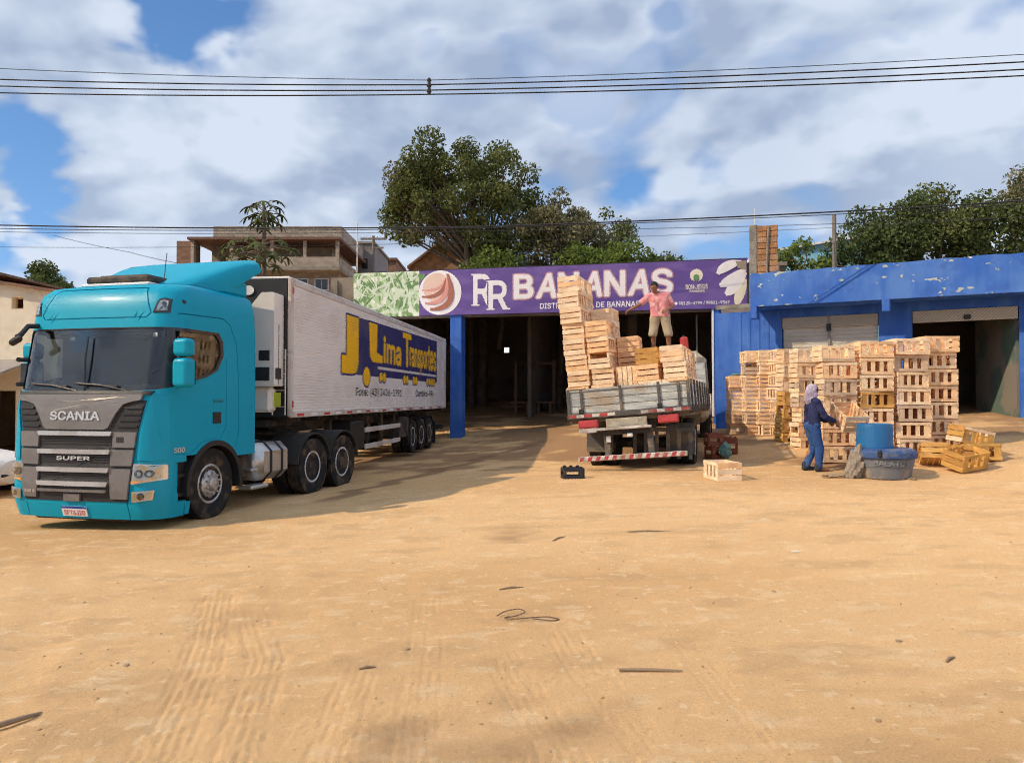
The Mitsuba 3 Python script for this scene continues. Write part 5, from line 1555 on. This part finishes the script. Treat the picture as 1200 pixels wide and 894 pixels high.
def crumple(sx, sy, sz, seed, amp=.5):
    s_ = trimesh.creation.icosphere(4)
    n_ = meshkit.fbm(s_.vertices * 2.2 + seed, 4, seed) - .5
    s_.vertices *= (1 + amp * 2 * n_)[:, None]
    s_.vertices *= [sx, sy, sz]
    return s_


single('rag', crumple(.14, .14, .30, 3, .7), 'm_cloth_grey', 'crumpled brown rag hanging by the tank', 'rag', smooth=50, M=TR(6.02, 13.5, gz(6, 13.5) + .22, 0, 0, 14))
single('flat_stone', crumple(.24, .12, .05, 5), 'm_stone', 'pale flat stone lying at the foot of the rag', 'stone', smooth=40, M=TR(5.75, 13.6, gz(5.75, 13.6) + .02))
single('teal_cloth', crumple(.12, .10, .16, 9, .5), 'm_tarp', 'teal cloth hanging on the red crates', 'cloth', smooth=40, M=TR(4.55, 16.4, gz(4.55, 16.4) + .18))

# ---------------------------------------------------------------- people


def bones(bs, edge=.022, smooth_it=8):
    out = Manifold()
    for p0, r0, p1, r1 in bs:
        s_ = [Manifold.sphere(r, 14).translate([float(q) for q in p]) for p, r in ((p0, r0), (p1, r1))]
        out = out + Manifold.batch_hull(s_)
    t = tm(out.refine_to_length(edge))
    t.merge_vertices()
    if smooth_it:
        trimesh.smoothing.filter_taubin(t, iterations=smooth_it)
    return t


def folds(t, amp, f, seed):
    n_ = meshkit.fbm(t.vertices * f, 3, seed) - .5
    t.vertices = t.vertices + t.vertex_normals * (n_ * 2 * amp)[:, None]
    return t


def hand(wr, d, up, R, side, curl=.5, s=1.0):
    """bones of a hand: wrist wr, pointing along d, back of the hand along up; thumb on the given side"""
    d, up = np.asarray(d, float) / np.linalg.norm(d), np.asarray(up, float)
    up = up - d * (up @ d)
    up /= np.linalg.norm(up)
    sd = np.cross(d, up)
    bs = [(wr, .026 * s, wr + d * .05, .022 * s)]
    for k, (o, L) in enumerate(((-.033, .062), (-.011, .072), (.011, .068), (.032, .052))):
        kn = wr + d * .085 + sd * o * side
        bs.append((wr + d * .03 + sd * o * .6 * side, .014, kn, .0125))
        a = kn + (d * math.cos(curl) - up * math.sin(curl)) * L * .55
        b_ = a + (d * math.cos(2.1 * curl) - up * math.sin(2.1 * curl)) * L * .5
        bs += [(kn, .0105, a, .0095), (a, .0095, b_, .008)]
    th = wr + d * .025 - sd * .03 * side
    t1 = th + (d * .6 - sd * .75 * side - up * .3) * .042
    bs += [(th, .013, t1, .011), (t1, .011, t1 + (d * .9 - up * .35) * .032, .009)]
    return bs


def head_parts(c, f, up, s=1.0):
    """(bones of the head, eyes mesh, hair mesh, brow and mouth mesh); face direction f"""
    f = np.asarray(f, float) / np.linalg.norm(f)
    up = np.asarray(up, float)
    up = up - f * (f @ up)
    up /= np.linalg.norm(up)
    sd = np.cross(f, up)
    P = lambda a, b_, c_: c + s * (f * a + sd * b_ + up * c_)
    bs = [(P(-.02, 0, .035), .078 * s, P(.015, 0, .03), .075 * s), (P(.02, 0, .0), .068 * s, P(.045, 0, -.075), .036 * s), (P(-.01, 0, .0), .07 * s, P(.03, 0, -.06), .045 * s),
          (P(.078, 0, .015), .010 * s, P(.096, 0, -.02), .014 * s), (P(.075, .012, -.062), .010 * s, P(.075, -.012, -.062), .010 * s),
          (P(-.005, .078, .01), .014 * s, P(-.01, .08, -.02), .011 * s), (P(-.005, -.078, .01), .014 * s, P(-.01, -.08, -.02), .011 * s), (P(.07, .03, .028), .009 * s, P(.07, -.03, .028), .009 * s)]
    eyes = cat(*[trimesh.creation.icosphere(2, .011 * s).apply_translation(P(.074, q, .008)) for q in (-.03, .03)])
    mouth = bones([(P(.082, .018, -.052), .004, P(.084, -.018, -.052), .004)], .01, 0)
    hair = Manifold()
    for a, b_, c_, r in ((-.03, 0, .05, .082), (-.01, 0, .065, .075), (-.045, 0, .01, .068), (.03, 0, .085, .048), (-.02, .05, .03, .045), (-.02, -.05, .03, .045)):
        hair = hair + Manifold.sphere(r * s, 20).translate([float(q) for q in P(a, b_, c_)])
    h_ = tm(hair.refine_to_length(.014))
    h_.merge_vertices()
    folds(h_, .006, 45, 3)
    return bs, eyes, hair and h_, mouth


def v3(*a):
    return np.array(a, float)


# the man on the load: faces the yard (-y), bent a little, one arm reaching down to a crate
Mp = LM0 @ TR(.26, 2.35, FZ + 4 * .318 + .01, 2)
man = Thing('person', 'man in a pink shirt and khaki shorts standing on the loaded crates', 'person', Mp)
hc, ff = v3(-.12, -.12, 1.50), v3(-.6, -1, -.5)
hb, eyes, hair, mouth = head_parts(hc, ff, v3(-.1, -.2, 1))
shL, shR = v3(-.26, -.03, 1.31), v3(.15, .0, 1.34)
elL, wrL = v3(-.45, -.10, 1.14), v3(-.66, -.14, 1.02)
elR, wrR = v3(.27, .06, 1.10), v3(.17, -.14, 1.00)
hipL, hipR, knL, knR, anL, anR = v3(-.11, .0, .84), v3(.10, .0, .84), v3(-.15, -.05, .45), v3(.17, -.03, .45), v3(-.15, .03, .09), v3(.19, .02, .09)
torso = [(v3(-.10, 0, .88), .105, v3(.10, 0, .88), .105), (v3(-.09, 0, .90), .10, v3(-.12, -.02, 1.22), .105), (v3(.09, 0, .90), .10, v3(.06, -.01, 1.24), .105), (v3(-.12, -.02, 1.22), .105, v3(.06, -.01, 1.24), .105), (shL, .062, v3(-.04, -.03, 1.36), .062), (shR, .062, v3(-.04, -.03, 1.36), .062), (shL, .06, v3(-.12, -.02, 1.18), .08), (shR, .06, v3(.06, -.01, 1.18), .08)]
arms = [(shL, .052, elL, .040), (elL, .041, wrL, .028), (shR, .052, elR, .040), (elR, .041, wrR, .028)]
legs = [(hipL, .092, knL, .058), (knL, .057, (knL + anL) / 2 + v3(0, .02, .05), .055), ((knL + anL) / 2 + v3(0, .02, .05), .055, anL, .038), (hipR, .092, knR, .058), (knR, .057, (knR + anR) / 2 + v3(0, .02, .05), .055), ((knR + anR) / 2 + v3(0, .02, .05), .055, anR, .038)]
feet = [(anL + v3(0, .03, -.05), .04, anL + v3(-.02, -.15, -.055), .03), (anR + v3(0, .03, -.05), .04, anR + v3(.03, -.15, -.055), .03)]
body = bones(hb + [(v3(-.06, -.05, 1.36), .055, hc + v3(.0, .02, -.05), .052)] + torso + arms + legs + feet + hand(wrL, v3(-.6, -.1, -.35), v3(-.3, .2, 1), 0, 1, .7) + hand(wrR, v3(-.4, -.3, -.2), v3(.2, -.6, .6), 0, -1, .5), .016, 6)
man.part('body', body, 'm_skin', 60)
man.part('eyes', eyes, 'm_black', True)
man.part('mouth', mouth, 'm_shirt_pink', True)
man.part('hair', hair, 'm_hair', 60, label='short black hair')
R_ = lambda bs, e: [(a, r + e, b_, q + e) for a, r, b_, q in bs]
shirt = bones(R_(torso, .02) + [(shL, .075, shL + (elL - shL) * .72, .072), (shR, .075, shR + (elR - shR) * .72, .072)], .018, 6)
shirt = tm(mf(folds(shirt, .012, 9, 4)) - mf(span(-1, 1, -1, 1, .4, .86)) - mf(bones([(v3(-.06, -.06, 1.40), .06, v3(-.09, -.16, 1.5), .06)], .03, 0)))
man.part('shirt', shirt, 'm_shirt_pink', 60, label='pink short sleeved shirt')
shorts = bones([(v3(-.10, 0, .90), .118, v3(.10, 0, .90), .118), (hipL, .118, knL + v3(-.01, 0, .02), .095), (hipR, .118, knR + v3(.01, 0, .02), .095)], .02, 6)
man.part('shorts', tm(mf(folds(shorts, .012, 8, 7)) - mf(span(-1, 1, -1, 1, .2, .42)) - mf(span(-1, 1, -1, 1, .98, 1.4))), 'm_khaki', 60, label='khaki shorts')
man.part('sandal', cbox((-.165, -.07, .012), (.10, .27, .024), .01), 'm_black')
man.part('sandal', cbox((.205, -.07, .012), (.10, .27, .024), .01), 'm_black')

# the worker with a crate: turned to the crates, seen from behind and the side, facing +x
Mw = TR(5.62, 14.35, gz(5.62, 14.35), 8)
wk = Thing('person', 'worker in navy shirt, blue jeans and pale head cloth carrying a crate to the stack', 'person', Mw)
hc, ff = v3(.02, .02, 1.47), v3(.8, .35, -.45)
hb, eyes, hair, mouth = head_parts(hc, ff, v3(.3, .1, 1))
shL, shR = v3(.02, .19, 1.27), v3(-.02, -.18, 1.28)
elL, wrL, elR, wrR = v3(.14, .24, 1.02), v3(.40, .17, .92), v3(.10, -.24, 1.02), v3(.36, -.16, .92)
hipL, hipR, knL, knR, anL, anR = v3(-.01, .10, .80), v3(-.02, -.09, .80), v3(.09, .12, .45), v3(.06, -.11, .44), v3(-.09, .10, .10), v3(.04, -.12, .09)
torso = [(v3(-.02, -.09, .85), .10, v3(-.02, .09, .85), .10), (v3(-.02, -.08, .88), .10, v3(-.01, -.08, 1.18), .105), (v3(-.02, .08, .88), .10, v3(.0, .08, 1.18), .105), (v3(-.01, -.08, 1.18), .105, v3(.0, .08, 1.18), .105), (shL, .06, v3(.0, 0, 1.32), .06), (shR, .06, v3(.0, 0, 1.32), .06), (shL, .06, v3(0, .08, 1.15), .08), (shR, .06, v3(-.01, -.08, 1.15), .08)]
arms = [(shL, .052, elL, .042), (elL, .041, wrL, .03), (shR, .052, elR, .042), (elR, .041, wrR, .03)]
legs = [(hipL, .092, knL, .06), (knL, .058, (knL + anL) / 2 + v3(-.02, 0, .04), .055), ((knL + anL) / 2 + v3(-.02, 0, .04), .055, anL, .038), (hipR, .092, knR, .06), (knR, .058, (knR + anR) / 2 + v3(-.02, 0, .04), .055), ((knR + anR) / 2 + v3(-.02, 0, .04), .055, anR, .038)]
feet = [(anL + v3(-.03, 0, -.05), .042, anL + v3(.14, .02, -.06), .032), (anR + v3(-.03, 0, -.045), .042, anR + v3(.16, -.02, -.055), .032)]
body = bones(hb + [(v3(.0, 0, 1.33), .055, hc + v3(-.02, 0, -.05), .052)] + torso + arms + legs + feet + hand(wrL, v3(.5, -.15, -.35), v3(.3, .8, .3), 0, -1, .8) + hand(wrR, v3(.5, .15, -.35), v3(.3, -.8, .3), 0, 1, .8), .016, 6)
wk.part('body', body, 'm_skin', 60)
wk.part('eyes', eyes, 'm_black', True)
wk.part('hair', hair, 'm_hair', 60)
shirt = bones(R_(torso, .010) + R_(arms[:1] + arms[2:3], .014) + [(elL, .06, elL + (wrL - elL) * .85, .045), (elR, .06, elR + (wrR - elR) * .85, .045)], .018, 6)
wk.part('shirt', tm(mf(folds(shirt, .014, 9, 14)) - mf(span(-1, 1, -1, 1, .3, .80))), 'm_navy', 60, label='navy long sleeved shirt')
jeans = bones([(v3(-.02, -.09, .84), .112, v3(-.02, .09, .84), .112)] + R_([legs[0], legs[3]], .014) + [(knL, .08, anL + v3(0, 0, .01), .066), (knR, .08, anR + v3(0, 0, .01), .066)], .018, 6)
wk.part('jeans', folds(jeans, .012, 10, 15), 'm_jeans', 60, label='blue jeans')
for an, dx in ((anL, 0), (anR, .02)):
    wk.part('boot', bones([(an + v3(-.035, 0, -.045), .05, an + v3(.15, 0, -.06), .038), (an + v3(-.03, 0, .03), .05, an + v3(-.03, 0, -.04), .05)], .018, 4), 'm_boot', 50)
scarf = bones([(hc + v3(-.03, 0, .05), .105, hc + v3(-.05, -.01, -.02), .10), (hc + v3(-.05, 0, 0), .10, hc + v3(-.07, 0, -.17), .09), (hc + v3(-.02, .05, -.05), .07, hc + v3(-.04, .06, -.18), .06), (hc + v3(-.02, -.05, -.05), .07, hc + v3(-.04, -.06, -.18), .06)], .016, 4)
wk.part('head_cloth', folds(scarf, .010, 18, 19), 'm_scarf', 60, label='pale lilac head cloth')
crate(Mw @ TR(.68, .0, .86, 84, 0, -24), 'tilted crate held in the hands of the worker', None, 4)

# ---------------------------------------------------------------- white car at the picture edge
Mc = TR(-11.75, 15.3, gz(-10.5, 15.3), 0)
car = Thing('car', 'white hatchback car whose nose shows behind the teal truck', 'car', Mc)


def car_ring(x, hw, zl, zh, n_=20, e=3.2):
    out = []
    for k in range(n_):
        a_ = 2 * math.pi * k / n_
        c_, s_ = math.cos(a_), math.sin(a_)
        out.append((x, hw * math.copysign(abs(c_) ** (2 / e), c_), (zl + zh) / 2 + (zh - zl) / 2 * math.copysign(abs(s_) ** (2 / e), s_)))
    return out


low = loft(np.array([car_ring(*q) for q in ((2.06, .50, .36, .60), (2.02, .68, .24, .70), (1.85, .80, .20, .78), (1.3, .86, .2, .88), (.7, .87, .2, .96), (-.6, .87, .2, .98), (-1.5, .86, .2, .98), (-1.95, .80, .24, .94), (-2.05, .65, .35, .80))]))
bd = mf(low)
for x in (1.25, -1.25):
    bd = bd - Manifold.cylinder(3, .36, .36, 28).rotate([90, 0, 0]).translate([x, 1.5, .30])
car.part('body', tm(bd), 'm_white_car', 40)
car.part('cabin', loft(np.array([car_ring(*q) for q in ((.95, .72, .86, .95), (.2, .66, .9, 1.42), (-.5, .66, .9, 1.46), (-1.4, .64, .9, 1.38), (-1.85, .68, .88, .98))])), 'm_darkglass', 40, label='dark glazed cabin')
car.part('roof', loft(np.array([car_ring(x, .56, 1.41 + dz, 1.47 + dz) for x, dz in ((.15, -.02), (-.5, .0), (-1.35, -.06))])), 'm_white_car', 40)
car.part('bumper_strip', cbox((1.98, 0, .42), (.16, 1.3, .06), .02), 'm_black')
for sy in (-1, 1):
    k = car.part('headlight', cbox((1.93, sy * .58, .64), (.14, .24, .13), .04), 'm_lens_clear')
    car.part('mirror', cbox((.75, sy * .95, 1.0), (.12, .16, .12), .03), 'm_white_car')
    for x in (1.25, -1.25):
        wheel(car, 'wheel', TR(x, sy * .76, .30, 90 if sy > 0 else -90), .30, .2, 'front')

# ---------------------------------------------------------------- litter on the yard


def on(x, y):
    return gz(x, y) + float(relief(np.array([x]), np.array([y]))[0])


def pxg(px, py):
    """a point of the yard"""
    y = 8.0
    for _ in range(40):
        y = .5 * y + .5 * (1.8 - gz((px - 600) / 900 * y, y)) * 900 / (py - 467)
    return (px - 600) / 900 * y, y


lr = np.random.default_rng(23)
single('stick', tube([(-.18, 0, .010), (0, .006, .010), (.18, -.004, .010)], [.009, .011, .008], 7), 'm_stick', 'straight grey stick lying on the sand in the middle of the yard', 'stick', smooth=40, M=TR(.80, 4.47, on(.80, 4.47), -3))
x, y = .05, 5.6
P = [(-.16, .05, .01), (-.10, .14, .02), (.0, .17, .03), (.06, .12, .02), (-.02, .03, .012), (-.12, .0, .01), (-.05, -.06, .015), (.10, -.03, .02), (.22, .02, .012), (.30, -.05, .012), (.24, -.10, .015), (.10, -.06, .02)]
tt = np.linspace(0, len(P) - 1, 70)
P = np.array(P)
Pq = np.stack([np.interp(tt, range(len(P)), P[:, k]) for k in range(3)], 1)
for _ in range(4):
    Pq[1:-1] = (Pq[:-2] + Pq[1:-1] * 2 + Pq[2:]) / 4
single('wire_loop', tube(Pq, .0042, 6), 'm_wire_rust', 'dark loose loop of wire lying on the sand', 'wire', smooth=True, M=TR(x, y, on(x, y)))
x, y = -2.62, 4.0
single('bent_branch', tube([(-.10, -.12, .01), (.02, -.03, .03), (.09, .06, .03), (.10, .15, .012)], [.014, .016, .013, .007], 7), 'm_stick', 'bent dark twig on the sand at the edge of the picture', 'twig', smooth=40, M=TR(x, y, on(x, y)))
for k, (px, py, L, a, lab) in enumerate(((600, 688, .22, 20, 'small dark twig above the loop of wire'), (655, 630, .3, 60, 'short dark twig between the wire and the truck'), (432, 780, .10, 20, 'tiny stick beside the tyre tracks'),
                                         (1110, 770, .12, 40, 'thin twig on the sand at the right of the yard'), (760, 622, .5, 2, 'flat strip of bark on the sand behind the yard centre'))):
    x, y = pxg(px, py)
    single('twig', tube([(-L / 2, 0, .006), (0, L * .06, .012), (L / 2, 0, .006)], [.006, .009, .004], 6), 'm_stick', lab, 'twig', smooth=40, M=TR(x, y, on(x, y), a))
for k, (px, py, s_, lab) in enumerate(((152, 776, .02, 'brown clod on the sand left of the tyre tracks'), (478, 758, .022, 'brown clod right of the tyre tracks'), (1025, 842, .016, 'brown clod near the lower edge of the yard'), (1050, 748, .022, 'small stone on the sand right of the yard centre'), (905, 692, .02, 'small stone beyond the yard centre'),
                                       (1068, 562, .07, 'dark clod on the sand before the orange crates'))):
    x, y = pxg(px, py)
    single('clod', crumple(s_, s_ * .8, s_ * .45, 30 + k, .5), 'm_stone', lab, 'clod', smooth=50, M=TR(x, y, on(x, y) + s_ * .1, lr.uniform(0, 180)))
for k, (px, py, lab) in enumerate(((930, 645, 'pale strip of paper in the middle distance'),)):
    x, y = pxg(px, py)
    single('paper_scrap', crumple(.05, .03, .006, 60 + k, .5), 'm_paper', lab, 'paper', smooth=40, M=TR(x, y, on(x, y) + .006, lr.uniform(0, 180)))
gr = []
base_ = trimesh.creation.icosphere(1)
NG = 3500
gxx, gyy = lr.uniform(-9, 9, NG), 3.2 + 17 * lr.random(NG) ** 1.6
gs = .003 + .008 * lr.random(NG) ** 5
gzz = g(gxx, gyy) + relief(gxx, gyy)
for k in range(NG):
    v = base_.vertices * lr.uniform(.6, 1.2, 3) * gs[k] * [1, 1, .7]
    gr.append(v + [gxx[k], gyy[k], gzz[k] + gs[k] * .2])
single('gravel', (np.concatenate(gr), (base_.faces[None] + (np.arange(NG) * len(base_.vertices))[:, None, None]).reshape(-1, 3)), 'm_crumb', 'small stones and crumbs scattered over the sand', 'gravel', smooth=True, kind='stuff')
